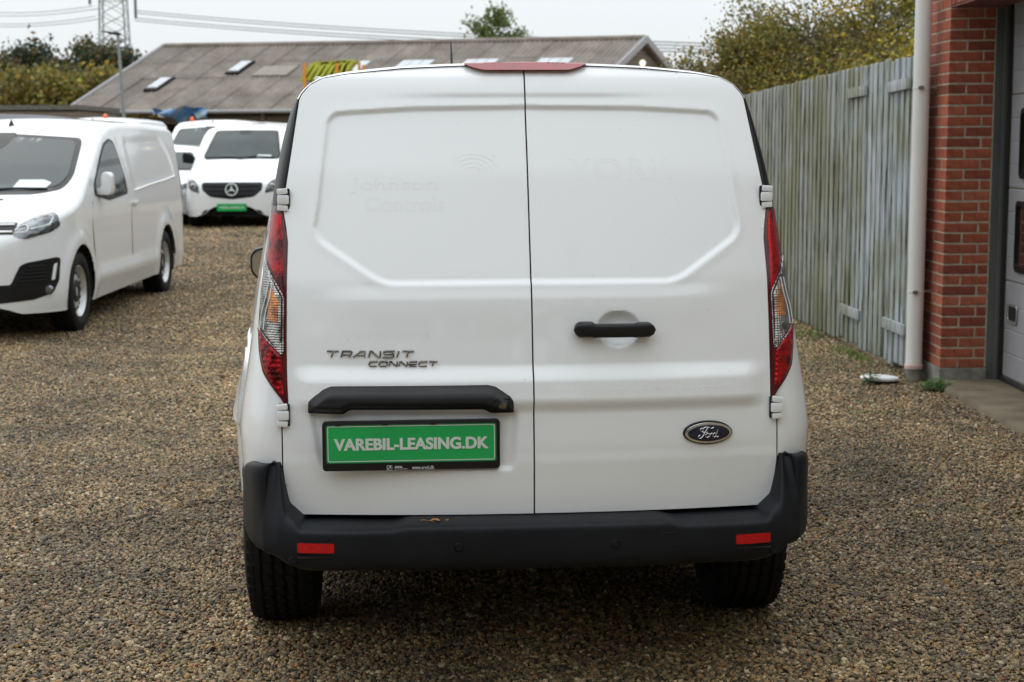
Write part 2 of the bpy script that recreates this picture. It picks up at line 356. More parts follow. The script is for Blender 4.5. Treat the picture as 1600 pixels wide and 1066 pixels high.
def scatter_gravel():
    P = []; S = []
    def band(y0, y1, dens, smin, smax):
        x0 = -.36 * y1 - .2; x1 = .36 * y1 + .2
        n = int((y1 - y0) * (x1 - x0) * dens); p = np.stack([RNG.uniform(x0, x1, n), RNG.uniform(y0, y1, n)], 1)
        ok = np.abs(p[:, 0]) < .355 * p[:, 1] + .2
        ok &= ~((p[:, 0] > 2.67 - .0) & (p[:, 1] < 10.2))
        ok &= p[:, 0] < 2.6 - .0403 * (p[:, 1] - 10.17) + .03
        p = p[ok]; s = smin + (smax - smin) * RNG.beta(1.6, 3.6, len(p)); P.append(p); S.append(s)
    band(3.6, 6.0, 9500, .0035, .0115); band(6.0, 8.5, 7600, .0038, .0115); band(8.5, 12, 4300, .0045, .0125); band(12, 17, 1900, .006, .015); band(17, 25, 620, .009, .019); band(25, 36, 230, .013, .026)
    band(3.6, 11, 14, .010, .021)
    P = np.concatenate(P); S = np.concatenate(S)
    z = ground_z(P[:, 0], P[:, 1]) + S * RNG.uniform(-.1, .45, len(S)) + .001
    V = np.column_stack([P, z]); me = bpy.data.meshes.new('gravel'); me.vertices.add(len(V)); me.vertices.foreach_set('co', V.astype(np.float32).ravel()); me.update()
    sc = np.column_stack([S * RNG.uniform(.8, 1.35, len(S)), S * RNG.uniform(.7, 1.1, len(S)), S * RNG.uniform(.45, .85, len(S))])
    a = me.attributes.new('psc', 'FLOAT_VECTOR', 'POINT'); a.data.foreach_set('vector', sc.astype(np.float32).ravel())
    rot = np.column_stack([RNG.normal(0, .35, len(S)), RNG.normal(0, .35, len(S)), RNG.uniform(0, 6.28, len(S))])
    a = me.attributes.new('prot', 'FLOAT_VECTOR', 'POINT'); a.data.foreach_set('vector', rot.astype(np.float32).ravel())
    o = link('gravel', me, M['pebble'])
    tag(o, kind='stuff')
    o['label'] = 'loose brown and grey pea gravel covering the whole yard'; o['category'] = 'gravel'
    g = bpy.data.node_groups.new('gravel', 'GeometryNodeTree')
    g.interface.new_socket('Geometry', in_out='INPUT', socket_type='NodeSocketGeometry'); g.interface.new_socket('Geometry', in_out='OUTPUT', socket_type='NodeSocketGeometry')
    gi = g.nodes.new('NodeGroupInput'); go = g.nodes.new('NodeGroupOutput'); L = g.links.new
    js = g.nodes.new('GeometryNodeJoinGeometry')
    for k in range(7):
        ic = g.nodes.new('GeometryNodeMeshIcoSphere'); ic.inputs['Subdivisions'].default_value = 2; ic.inputs['Radius'].default_value = 1
        sp = g.nodes.new('GeometryNodeSetPosition'); nzn = g.nodes.new('ShaderNodeTexNoise'); nzn.noise_dimensions = '4D'
        nzn.inputs['Scale'].default_value = .85; nzn.inputs['W'].default_value = k * 7.3; nzn.inputs['Detail'].default_value = 1
        sub = g.nodes.new('ShaderNodeVectorMath'); sub.operation = 'SUBTRACT'; sub.inputs[1].default_value = (.5, .5, .5)
        mul = g.nodes.new('ShaderNodeVectorMath'); mul.operation = 'SCALE'; mul.inputs['Scale'].default_value = 1.9
        L(nzn.outputs['Color'], sub.inputs[0]); L(sub.outputs[0], mul.inputs[0]); L(mul.outputs[0], sp.inputs['Offset'])
        L(ic.outputs['Mesh'], sp.inputs['Geometry'])
        ss = g.nodes.new('GeometryNodeSetShadeSmooth'); L(sp.outputs[0], ss.inputs['Geometry'])
        sm = g.nodes.new('GeometryNodeSetMaterial'); sm.inputs['Material'].default_value = M['pebble']; L(ss.outputs[0], sm.inputs['Geometry'])
        gt = g.nodes.new('GeometryNodeGeometryToInstance'); L(sm.outputs[0], gt.inputs[0]); L(gt.outputs[0], js.inputs[0])
    ip = g.nodes.new('GeometryNodeInstanceOnPoints'); ip.inputs['Pick Instance'].default_value = True
    L(gi.outputs[0], ip.inputs['Points']); L(js.outputs[0], ip.inputs['Instance'])
    for nme, sock in (('psc', 'Scale'), ('prot', 'Rotation')):
        na = g.nodes.new('GeometryNodeInputNamedAttribute'); na.data_type = 'FLOAT_VECTOR'; na.inputs['Name'].default_value = nme
        src = na.outputs[0]
        if nme == 'prot':
            er = g.nodes.new('FunctionNodeEulerToRotation'); L(src, er.inputs[0]); src = er.outputs[0]
        L(src, ip.inputs[sock])
    L(ip.outputs[0], go.inputs[0])
    md = o.modifiers.new('scatter', 'NODES'); md.node_group = g
scatter_gravel()

# ------------------------------------------------------------------ grass tufts, weeds, white lid
M['grass'] = mat_plain('grass_blade', (.13, .19, .035), .6, vary=.45, scale=6)
M['weed'] = mat_plain('weed_leaf', (.06, .17, .03), .55, vary=.4, scale=20)
def blades(name, pts, hmin, hmax, wid, mat, **k):
    V = []; F = []
    for x, y in pts:
        a = random.uniform(0, 6.28); h = random.uniform(hmin, hmax); l = random.uniform(.2, .9) * h; b = a + 1.57
        z = float(ground_z(x, y)); dx, dy = math.cos(a), math.sin(a); wx, wy = math.cos(b) * wid, math.sin(b) * wid; n = len(V)
        V += [(x - wx, y - wy, z), (x + wx, y + wy, z), (x + dx * l * .4 + wx * .7, y + dy * l * .4 + wy * .7, z + h * .6), (x + dx * l * .4 - wx * .7, y + dy * l * .4 - wy * .7, z + h * .6), (x + dx * l, y + dy * l, z + h)]
        F += [(n, n + 1, n + 2, n + 3), (n + 3, n + 2, n + 4)]
    return mesh(name, V, F, mat, **k)
def fence_x(y): return 2.59 - .0403 * (y - 10.17)
pts = []
for _ in range(9000):
    y = 10.3 + 6.5 * random.random() ** .8; w = .07 + .5 * max(0, min(1, (y - 11.6) / 1.5)) * (1 if y < 15 else .4)
    if random.random() < .5 + .5 * math.sin(y * 5.1 + 1): pts.append((fence_x(y) - .03 - abs(random.gauss(0, w)), y))
for cx, cy, r_, n_ in ((2.05, 12.4, .30, 500), (1.95, 11.2, .18, 160), (2.2, 10.7, .14, 130), (1.8, 9.6, .10, 60), (2.7, 7.0, .07, 60), (2.0, 8.6, .12, 50), (-1.9, 8.9, .35, 130), (-2.3, 10.2, .5, 160), (-1.6, 11.5, .6, 200)):
    pts += [(random.gauss(cx, r_), random.gauss(cy, r_ * 1.3)) for _ in range(n_)]
pts = [p for p in pts if p[0] < fence_x(p[1]) - .02 or p[1] < 9.9]
tag(blades('grass', pts,   .008, .045, .0024, M['grass']), 'thin low grass growing through the gravel along the fence', 'grass', kind='stuff')
def weed(x, y, n, r, h, label):
    V = []; F = []
    for _ in range(n):
        a = random.uniform(0, 6.28); d = r * random.random() ** .6; z0 = random.uniform(.2, 1) * h * (1 - .5 * d / r); c = Vector((x + d * math.cos(a), y + d * math.sin(a), z0))
        L = random.uniform(.012, .024); u = Vector((math.cos(a + random.gauss(0, .6)), math.sin(a + random.gauss(0, .6)), random.uniform(-.2, .6))).normalized() * L
        w = u.cross(Vector((0, 0, 1))).normalized() * L * .38; b = len(V)
        V += [c - u * .5, c + w, c + u, c - w]; F += [(b, b + 1, b + 2, b + 3)]
    o = mesh('weed', V, F, M['weed']); tag(o, label, 'weed'); return o
weed(2.63, 9.55, 420, .10, .09, 'low bright green weed growing at the foot of the brick pillar')
weed(2.27, 9.78, 130, .06, .11, 'dark green weed growing beside the white lid on the gravel')
b = MB(); P_ = ellipse(.13, .15, 28); n_ = 28
b.lathe([(0, .0), (.026, .0), (.027, .09), (.022, .118), (.012, .125), (0, .12)], 'z', 28)
o = b.build('white_lid', M['wht'], smooth=40); o.location = (2.36, 9.92, .012); o.rotation_euler = (R(-3), R(2), 0); tag(o, 'round white plastic lid lying on the gravel near the downpipe', 'lid')

# ------------------------------------------------------------------ garage: brick pillars, lintel, frame, door
def mat_brick():
    m, t, b = nodes('red_brick'); setp(b, Roughness=.85)
    oi = N(t, 'ShaderNodeObjectInfo'); c = ramp(t, oi.outputs['Random'], [(0, (.19, .045, .024)), (.25, (.31, .075, .034)), (.5, (.36, .092, .042)), (.75, (.25, .058, .030)), (1, (.41, .125, .062))])
    n = noise(t, 22, 6, .7); f = ramp(t, n, [(.3, (.6, .58, .56)), (.62, (1.12, 1.12, 1.12))])
    a = N(t, 'ShaderNodeMix', data_type='RGBA', blend_type='MULTIPLY'); a.inputs[0].default_value = 1; t.links.new(c, a.inputs[6]); t.links.new(f, a.inputs[7])
    t.links.new(a.outputs[2], b.inputs['Base Color']); bump(t, b, noise(t, 70, 6, .7), .6, .004); return m
M['brick'] = mat_brick()
M['mortar'] = mat_plain('mortar', (.38, .335, .25), .95, vary=.25, scale=30, bmp=.7, bscale=90)
M['concrete'] = mat_plain('concrete', (.125, .100, .064), .9, vary=.35, scale=5, bmp=.8, bscale=60)
M['plinth'] = mat_plain('plinth_concrete', (.21, .20, .165), .9, vary=.35, scale=14, bmp=.6, bscale=60)
M['frame'] = mat_plain('steel_frame', (.085, .092, .085), .6, vary=.3, scale=5, stretch=(1, 1, .2))
M['doorp'] = mat_plain('garage_door_panel', (.30, .30, .315), .5, vary=.12, scale=4, bmp=.25, bscale=120)
M['gasket'] = mat_plain('rubber_gasket', (.012, .012, .012), .6)
BX, BY = 2.69, 9.72          # pillar corner nearest the camera
gar = empty('garage', (BX, BY, 0), 0, 'red brick garage with a grey sectional door beside the plank fence', 'garage')
lo_ = Vector((-BX, -BY, 0))
def gpart(mb, name, mat, **k):
    mb.V = [tuple(Vector(v) + lo_) for v in mb.V]; return mb.build(name, mat, gar, **k)
# mortar cores: pillar, front wall over the door, near pillar
core = MB(); core.box((BX + .145, BY + .309, 1.55), (.284, .612, 2.86))
core.box((BX + .145, 4.30, 1.55), (.284, .482, 2.86)); core.box((BX + .145, 7.115, 2.70), (.284, 5.15, .56))
core.box((BX + 2.2, 7.2, 1.5), (3.6, 5.6, 2.9)); core.box((BX + 2.0, -3.0, 1.5), (4.0, 14.1, 2.96)); core.box((BX + 2.1, 2.0, 3.3), (3.9, 16.0, .7))
gpart(core, 'mortar', M['mortar'])
bk_cache = {}
def brick(x0, x1, y0, y1, z0, z1):
    key = (round(x1 - x0, 3), round(y1 - y0, 3), round(z1 - z0, 3), random.randint(0, 2))
    if key not in bk_cache:
        dx, dy, dz = x1 - x0, y1 - y0, z1 - z0; m_ = MB().box((0, 0, 0), (dx, dy, dz))
        o_ = mesh('brick', m_.V, m_.F, M['brick']); bm = bmesh.new(); bm.from_mesh(o_.data); bmesh.ops.recalc_face_normals(bm, faces=bm.faces)
        for v in bm.verts: v.co += Vector((random.uniform(-1, 1), random.uniform(-1, 1), random.uniform(-1, 1))) * .0012
        bmesh.ops.bevel(bm, geom=bm.edges[:], offset=.0022, segments=1, affect='EDGES'); bm.to_mesh(o_.data); bm.free()
        bk_cache[key] = o_.data; bpy.data.objects.remove(o_)
    o_ = link('brick', bk_cache[key], None, gar)
    o_.location = ((x0 + x1) / 2 - BX + random.uniform(-.001, .001), (y0 + y1) / 2 - BY + random.uniform(-.001, .001), (z0 + z1) / 2 + random.uniform(-.0008, .0008))
    o_.rotation_euler = (0, 0, random.gauss(0, .003)); return o_
CH = .0655; J = .011
for r_ in range(36):
    z0 = .118 + r_ * CH; z1 = z0 + CH - J
    if z0 > 2.28 and False:
        continue
    if r_ % 2:
        brick(BX, BX + .205, BY, BY + .105, z0, z1); brick(BX + .216, BX + .277, BY, BY + .105, z0, z1)
        brick(BX, BX + .105, BY + .116, BY + .325, z0, z1); brick(BX, BX + .105, BY + .336, BY + .545, z0, z1); brick(BX, BX + .105, BY + .556, BY + .62, z0, z1)
    else:
        brick(BX, BX + .105, BY, BY + .216, z0, z1); brick(BX + .116, BX + .277, BY, BY + .105, z0, z1)
        brick(BX, BX + .105, BY + .227, BY + .436, z0, z1); brick(BX, BX + .105, BY + .447, BY + .62, z0, z1)
# lintel: a soldier course carried on a painted steel angle
b = MB(); b.box((BX + .14, 7.07, 2.342), (.30, 5.24, .012)); gpart(b, 'lintel_plate', mat_plain('lintel_red', (.11, .022, .016), .7, vary=.3))
for k in range(78):
    y = BY - .03 - k * .0655; brick(BX, BX + .105, y - .0545, y, 2.354, 2.562)
for r_ in range(3):
    z0 = 2.555 + r_ * CH; y = BY + .40
    while y > 4.2:
        l_ = .228; y0_ = y - l_ + (.114 if r_ % 2 and y > BY + .39 else 0); brick(BX, BX + .105, y0_, y, z0, z0 + CH - J); y = y0_ - J
b = MB(); b.box((BX + .14, BY + .30, .056), (.296, .63, .12)); gpart(b, 'plinth', M['plinth'], bevel=.006)
b = MB(); b.box((BX + .14, 4.29, .056), (.296, .510, .12)); gpart(b, 'plinth', M['plinth'], bevel=.006)
b = MB(); b.box((BX + .323, BY + .03, 1.20), (.084, .05, 2.36)); b.box((BX + .35, BY + .0, 1.20), (.03, .02, 2.36)); gpart(b, 'door_frame', M['frame'], bevel=.003)
b = MB(); b.box((BX + .368, BY - .022, 1.20), (.022, .018, 2.36)); b.box((BX + .372, BY - 2.6, .058), (.03, 5.1, .022)); gpart(b, 'door_gasket', M['gasket'], bevel=.003)
# sectional door: each section has its own ribs; door plane faces -x
DX = BX + .385; z_edges = [.07, .672, 1.242, 1.812, 2.378]
for s_ in range(4):
    za, zb = z_edges[s_] + .004, z_edges[s_ + 1] - .004; P = [(DX + .04, za)]
    nrib = 4; hh = (zb - za) / nrib
    for k in range(nrib):
        a = za + k * hh
        P += [(DX + .004, a), (DX, a + .006), (DX, a + hh - .006), (DX + .004, a + hh - .001)]
    P += [(DX + .04, zb)]
    V = []; F = []
    for y in (BY - .034, BY - 5.0):
        V += [(p[0], y, p[1]) for p in P]
    n_ = len(P); F = [(k, k + 1, n_ + k + 1, n_ + k) for k in range(n_ - 1)] + [tuple(range(n_)), tuple(range(2 * n_ - 1, n_ - 1, -1))]
    b = MB().add(V, F); gpart(b, 'door_panel', M['doorp'])
M['pane'] = mat_plain('door_window_glass', (.030, .012, .012), .06, coat=1., vary=.5, scale=3)  # dark red reflection of brickwork put into the pane colour
for zc, zh in ((1.515, .42), (.955, .43)):
    for k in range(4):
        yc = BY - .25 - .28 - k * 1.15 + (0.0 if zc > 1.2 else .03); P = rrect(.56, zh, .04)
        o_r = MB(); nP = len(P); inner = rrect(.50, zh - .06, .03)
        for q, off in ((P, 0), (inner, 0)): pass
        V = [(DX - .018, yc + a, zc + c_) for a, c_ in P] + [(DX - .020, yc + a, zc + c_) for a, c_ in inner] + [(DX + .01, yc + a, zc + c_) for a, c_ in P] + [(DX - .004, yc + a, zc + c_) for a, c_ in inner]
        F = []
        for j in range(nP):
            j2 = (j + 1) % nP; F += [(j, j2, nP + j2, nP + j), (j, 2 * nP + j, 2 * nP + j2, j2), (nP + j, nP + j2, 3 * nP + j2, 3 * nP + j)]
        o_r.add(V, F); fr = gpart(o_r, 'door_window', M['black'], smooth=40)
        pn = MB().add([(DX - .006, yc + a, zc + c_) for a, c_ in inner], [tuple(range(nP))]); pn.V = [tuple(Vector(v) + lo_) for v in pn.V]
        pn.build('pane', M['pane'], fr)
st = MB(); c_ = ellipse(.105, .135, 28, BY - .50, .955); st.add([(DX - .0075, a, z) for a, z in c_], [tuple(range(28))]); st.V = [tuple(Vector(v) + lo_) for v in st.V]; st.build('window_sticker', M['wht'], fr.parent)
# recessed grip low on the door
P = rrect(.20, .125, .03); Q = rrect(.165, .09, .022); nP = len(P); yc = BY - .19; zc = .475
V = [(DX - .006, yc + a, zc + c_) for a, c_ in P] + [(DX - .010, yc + a * .97, zc + c_ * .96) for a, c_ in P] + [(DX - .008, yc + a, zc + c_) for a, c_ in Q] + [(DX + .0, yc + a * .98, zc + c_ * .96) for a, c_ in Q]
F = []
for lv in range(3):
    for j in range(nP): j2 = (j + 1) % nP; F.append((lv * nP + j, lv * nP + j2, (lv + 1) * nP + j2, (lv + 1) * nP + j))
gh = gpart(MB().add(V, F), 'grip_handle', M['plinth'] if False else mat_plain('grip_metal', (.40, .40, .38), .35, metal=.6), smooth=50)
pn = MB().add([(DX - .002, yc + a, zc + c_) for a, c_ in Q], [tuple(range(nP))]); pn.V = [tuple(Vector(v) + lo_) for v in pn.V]; pn.build('grip_cup', M['gap'], gh)
# concrete apron
def apron():
    V = []; F = []; n = 60
    for k in range(n + 1):
        y = BY + .0 - k * (BY - 3.4) / n; xe = BX - .035 + .012 * math.sin(k * 1.7) + .008 * math.sin(k * 4.1); z = .042
        V += [(xe - .01, y, -.02), (xe, y, z - .012), (xe + .018, y, z), (BX + .9, y, z + .006)]
    for k in range(n):
        for j in range(3): F.append((k * 4 + j, k * 4 + j + 1, (k + 1) * 4 + j + 1, (k + 1) * 4 + j))
    F.append((3, 2, 1, 0)); o = mesh('concrete_apron', V, F, M['concrete']); autosmooth(o, 60); tag(o, kind='structure')
apron()

# ------------------------------------------------------------------ downpipe
M['pipe'] = mat_plain('white_pvc', (.70, .69, .66), .38, vary=.05, scale=3, stretch=(1, 1, .3))
M['pinkpvc'] = mat_plain('pink_pvc', (.55, .40, .35), .5, vary=.1)
M['rust'] = mat_plain('rusty_bracket', (.20, .16, .13), .6, metal=.4, vary=.5, scale=60)
dp = empty('downpipe', (2.592, 9.98, 0), 0, 'thick white plastic downpipe standing at the corner of the brick pillar', 'downpipe')
MB().lathe([(.10, .052), (3.4, .052)], 'z', 40).build('pipe', M['pipe'], dp, smooth=40)
MB().lathe([(.0, .047), (.09, .047), (.10, .050)], 'z', 32).build('pipe_stub', M['plinth'], dp, smooth=40)
MB().lathe([(.075, .052), (.078, .058), (.10, .059), (.105, .055), (.108, .053)], 'z', 40).build('pipe_collar', M['pinkpvc'], dp, smooth=30)
for z in (.575, 1.865):
    b = MB(); b.lathe([(z - .006, .0535), (z - .006, .0555), (z + .006, .0555), (z + .006, .0535)], 'z', 40); br = b.build('pipe_bracket', M['pipe'], dp, smooth=30)
    b = MB(); b.box((-.018, -.060, z), (.028, .016, .022)); b.tube([(-.036, -.062, z), (.0, -.062, z)], .0045); b.tube([(.05, 0, z), (.105, .0, z)], .006); b.box((.092, .0, z), (.014, .026, .026)); b.build('bolt', M['rust'], br, bevel=.002)

# ------------------------------------------------------------------ plank fence with gates
def mat_plank():
    m, t, b = nodes('weathered_plank'); setp(b, Roughness=.9)
    oi = N(t, 'ShaderNodeObjectInfo'); base = ramp(t, oi.outputs['Random'], [(0, (.20, .215, .16)), (.35, (.29, .305, .255)), (.7, (.36, .38, .36)), (1, (.23, .235, .17))])
    g = N(t, 'ShaderNodeNewGeometry'); mp = N(t, 'ShaderNodeMapping'); mp.inputs['Scale'].default_value = (22, 22, 1.1); t.links.new(g.outputs['Position'], mp.inputs[0])
    n = N(t, 'ShaderNodeTexNoise'); n.inputs['Scale'].default_value = 1.6; n.inputs['Detail'].default_value = 8; n.inputs['Roughness'].default_value = .7; t.links.new(mp.outputs[0], n.inputs['Vector'])
    # pale blue-grey paint left on the surface, more of it near the gates (small y), green algae elsewhere
    sp = N(t, 'ShaderNodeSeparateXYZ'); t.links.new(g.outputs['Position'], sp.inputs[0])
    mr = N(t, 'ShaderNodeMapRange'); mr.inputs['From Min'].default_value = 12.4; mr.inputs['From Max'].default_value = 10.6; mr.inputs['To Min'].default_value = -.10; mr.inputs['To Max'].default_value = .12; t.links.new(sp.outputs['Y'], mr.inputs[0])
    ad = N(t, 'ShaderNodeMath', operation='ADD'); t.links.new(n.outputs['Fac'], ad.inputs[0]); t.links.new(mr.outputs[0], ad.inputs[1])
    k = ramp(t, ad.outputs[0], [(.44, (0, 0, 0)), (.58, (1, 1, 1))])
    mx = N(t, 'ShaderNodeMix', data_type='RGBA'); t.links.new(k, mx.inputs[0]); t.links.new(base, mx.inputs[6]); mx.inputs[7].default_value = (.42, .47, .50, 1)
    n2 = N(t, 'ShaderNodeTexNoise'); n2.inputs['Scale'].default_value = 1.9; n2.inputs['Detail'].default_value = 7; t.links.new(g.outputs['Position'], n2.inputs['Vector'])
    k2 = ramp(t, n2.outputs['Fac'], [(.42, (0, 0, 0)), (.62, (.62, .62, .62))])
    mx2 = N(t, 'ShaderNodeMix', data_type='RGBA'); t.links.new(k2, mx2.inputs[0]); t.links.new(mx.outputs[2], mx2.inputs[6]); mx2.inputs[7].default_value = (.215, .215, .105, 1)
    # algae rising from the foot of the boards
    mz = N(t, 'ShaderNodeMapRange'); mz.inputs['From Min'].default_value = .42; mz.inputs['From Max'].default_value = .0; mz.inputs['To Min'].default_value = 0.0; mz.inputs['To Max'].default_value = .65; t.links.new(sp.outputs['Z'], mz.inputs[0])
    mm = N(t, 'ShaderNodeMath', operation='MULTIPLY'); t.links.new(mz.outputs[0], mm.inputs[0]); t.links.new(n2.outputs['Fac'], mm.inputs[1])
    mx3 = N(t, 'ShaderNodeMix', data_type='RGBA'); t.links.new(mm.outputs[0], mx3.inputs[0]); t.links.new(mx2.outputs[2], mx3.inputs[6]); mx3.inputs[7].default_value = (.085, .095, .04, 1); mx2 = mx3
    # dark streaks
    n3 = N(t, 'ShaderNodeTexNoise'); n3.inputs['Scale'].default_value = 3.1; n3.inputs['Detail'].default_value = 8; t.links.new(mp.outputs[0], n3.inputs['Vector'])
    f = ramp(t, n3.outputs['Fac'], [(.36, (.30, .28, .24)), (.5, (1, 1, 1))])
    a = N(t, 'ShaderNodeMix', data_type='RGBA', blend_type='MULTIPLY'); a.inputs[0].default_value = 1; t.links.new(mx2.outputs[2], a.inputs[6]); t.links.new(f, a.inputs[7])
    t.links.new(a.outputs[2], b.inputs['Base Color']); bump(t, b, n3.outputs['Fac'], .6, .006); return m
M['plank'] = mat_plank()
fz = math.atan2(3.23, -.130) - math.pi / 2     # fence runs along local +y
fen = empty('plank_fence', (2.60, 9.92, 0), fz, 'tall weathered grey-green vertical plank fence with two narrow gates beside the pipe', 'fence')
planks = []
for v in range(5):
    b = MB(); n_ = 6; V = []; w = .052; h_ = 1.0
    for k in range(n_):
        z = k / (n_ - 1); dx = .002 * math.sin(v * 2 + k); dy = .0025 * math.sin(v * 3 + k * 1.3)
        V += [(-.011 + dx, -w + dy, z), (-.011 + dx, w + dy, z), (.011 + dx, w + dy, z), (.011 + dx, -w + dy, z)]
    F = []
    for k in range(n_ - 1):
        for j in range(4): F.append((k * 4 + j, k * 4 + (j + 1) % 4, (k + 1) * 4 + (j + 1) % 4, (k + 1) * 4 + j))
    F += [(0, 1, 2, 3), tuple((n_ - 1) * 4 + j for j in range(4))]
    o = MB().add(V, F).build('plank', M['plank'], None, bevel=.003, seg=1); planks.append(o.data); bpy.data.objects.remove(o)
y = .10; k = 0
while y < 20:
    front = k % 2; gate = y < 2.0
    o = link('plank', random.choice(planks), None, fen)
    ht = 2.085 - .014 * y + random.gauss(0, .006) - (.012 if gate and .15 < y < .75 else 0)
    zb = .015 + random.uniform(0, .03) + (.02 if gate else 0)
    wid = (.80 if front else .66) * random.uniform(.85, 1.12)
    if gate: wid *= .92
    o.scale = (1, wid, ht - zb); o.location = (-.016 * front + random.gauss(0, .002), y, zb); o.rotation_euler = (random.gauss(0, .0025), 0, random.gauss(0, .02))
    y += (.064 if gate else .0735) * random.uniform(.96, 1.05); k += 1
for (ya, yb, z, tilt) in ((.20, .70, 1.895, -.03), (1.24, 1.74, 1.885, -.02), (.16, .66, .31, .0), (1.30, 1.82, .285, .0)):
    b = MB(); b.box((-.041, (ya + yb) / 2, z), (.024, yb - ya, .072), Matrix.Rotation(tilt, 3, 'X')); b.build('gate_batten', M['plank'], fen, bevel=.003)
b = MB(); b.box((.04, 10.3, .45), (.045, 19.4, .09)); b.box((.04, 10.3, 1.6), (.045, 19.4, .09)); b.build('rail', M['plank'], fen)
for k in range(11): MB().box((.10, .75 + k * 1.85, .88), (.09, .09, 1.76)).build('post', M['plank'], fen)
# ------------------------------------------------------------------ trees
def mat_leaf():
    m, t, b = nodes('leaves'); setp(b, Roughness=.6)
    a = N(t, 'ShaderNodeAttribute', attribute_name='col'); t.links.new(a.outputs['Color'], b.inputs['Base Color'])
    tr = N(t, 'ShaderNodeBsdfTranslucent'); t.links.new(a.outputs['Color'], tr.inputs[0]); mx = N(t, 'ShaderNodeMixShader'); mx.inputs[0].default_value = .3
    t.links.new(b.outputs[0], mx.inputs[1]); t.links.new(tr.outputs[0], mx.inputs[2]); t.links.new(mx.outputs[0], t.nodes['Material Output'].inputs[0]); return m
M['leaf'] = mat_leaf(); M['bark'] = mat_plain('bark', (.085, .070, .055), .9, vary=.4, scale=12, bmp=.6, bscale=40)
def leaves(name, C, size, pal, per, spread, parent=None, jit=.35, kind=None):
    """C: cluster centres (n,3); per leaves in each cluster"""
    C = np.asarray(C, float); n = len(C) * per; c = np.repeat(C, per, 0) + RNG.normal(0, spread, (n, 3)) * [1, 1, .8]
    u = RNG.normal(0, 1, (n, 3)); u /= np.linalg.norm(u, axis=1)[:, None]; w = np.cross(u, RNG.normal(0, 1, (n, 3))); w /= np.linalg.norm(w, axis=1)[:, None] + 1e-9
    s = size * RNG.uniform(.6, 1.35, (n, 1)); V = np.stack([c - u * s * .5, c + w * s * .32, c + u * s * .5, c - w * s * .32], 1).reshape(-1, 3)
    F = np.arange(4 * n).reshape(n, 4); o = mesh(name, V, F, M['leaf'], parent, kind=kind)
    pal = np.array(pal); ci = RNG.integers(0, len(pal), len(C)); own = np.repeat(ci, per); sw = RNG.random(n) < .3; own[sw] = RNG.integers(0, len(pal), sw.sum())
    col = pal[own] * RNG.uniform(1 - jit, 1 + jit, (n, 1)) * np.repeat(RNG.uniform(.75, 1.2, (len(C), 1)), per, 0)
    ca = o.data.color_attributes.new('col', 'FLOAT_COLOR', 'CORNER'); d = np.ones((4 * n, 4), np.float32); d[:, :3] = np.repeat(col, 4, 0); ca.data.foreach_set('color', d.ravel()); return o
def tree(label, x, y, h, r, pal, size, nlimb=9, nsub=7, per=26, spread=.16, cat='tree', group=None, h0=.22, conifer=False, name='tree', airy=0.0, tr=None):
    t = empty(name, (x, y, 0), 0, label, cat, group); tm = MB(); r0 = (tr or h * .018)
    lean = Vector((random.gauss(0, .03), random.gauss(0, .03), 1)); top = lean * h * .93
    tm.tube([(0, 0, -.1), lean * h * .33 + Vector((random.gauss(0, .02 * h), 0, 0)), lean * h * .66, top], [r0, r0 * .75, r0 * .42, r0 * .08], 7)
    C = []
    if conifer:
        nl = 16
        for k in range(nl):
            f = k / nl; z = h * (h0 + (1 - h0) * f); rr = r * (1 - f) ** .8 * random.uniform(.75, 1.15); na = max(4, int(9 * (1 - f)) + 3)
            for j in range(na):
                a = random.uniform(0, 6.28)
                for q in (.35, .7, 1.0): C.append((rr * q * math.cos(a), rr * q * math.sin(a), z - .12 * rr * q + random.gauss(0, .05 * h / nl)))
    else:
        for k in range(nlimb):
            f = h0 + (.92 - h0) * (k + random.random()) / nlimb; b0 = lean * h * f; a = k * 2.4 + random.gauss(0, .4)
            env = math.sin(math.pi * min(1, max(.08, (f - h0 * .5) / (1.12 - h0 * .5)))) ** .6
            L = r * env * random.uniform(.7, 1.12); e = b0 + Vector((math.cos(a) * L, math.sin(a) * L, L * random.uniform(.25, .75)))
            mid = (b0 + e) / 2 + Vector((0, 0, -.06 * L)); rl = r0 * .42 * (1 - f * .6); tm.tube([b0, mid, e], [rl, rl * .6, rl * .15], 5, cap=False)
            for s in range(nsub):
                q = random.uniform(.25, 1.0); p = b0.lerp(e, q); a2 = a + random.gauss(0, 1.1); l2 = L * random.uniform(.22, .55) * (1.25 - q * .5)
                e2 = p + Vector((math.cos(a2) * l2, math.sin(a2) * l2, l2 * random.uniform(.0, 1.0))); tm.tube([p, (p + e2) / 2 + Vector((0, 0, .04 * l2)), e2], [rl * .35, rl * .22, rl * .06], 4, cap=False)
                for m_ in range(4):
                    g = random.uniform(.3, 1.05); c = p.lerp(e2, g) + Vector((random.gauss(0, .12 * l2), random.gauss(0, .12 * l2), random.gauss(0, .12 * l2)))
                    if random.random() > airy * (c.z / h): C.append(tuple(c))
        C.append(tuple(top))
        for _ in range(int(6 * (1 + airy * 4))):     # bare whips at the top
            a = random.uniform(0, 6.28); q = lean * h * random.uniform(.7, .93); l2 = r * random.uniform(.25, .6)
            tm.tube([q, q + Vector((math.cos(a) * l2 * .5, math.sin(a) * l2 * .5, l2 * .9))], [r0 * .1, r0 * .03], 4, cap=False)
    tm.build('trunk', M['bark'], t, smooth=60); leaves('crown', C, size, pal, per, spread, t); return t
OLIVE = [(.24, .20, .035), (.17, .17, .04), (.32, .23, .03), (.12, .13, .035), (.24, .16, .045)]
YELLOW = [(.46, .35, .035), (.32, .28, .035), (.22, .24, .05), (.52, .37, .045)]
DARK = [(.022, .045, .022), (.032, .055, .022), (.018, .038, .024)]
RUST = [(.13, .085, .035), (.10, .095, .03), (.17, .13, .035), (.07, .08, .027)]
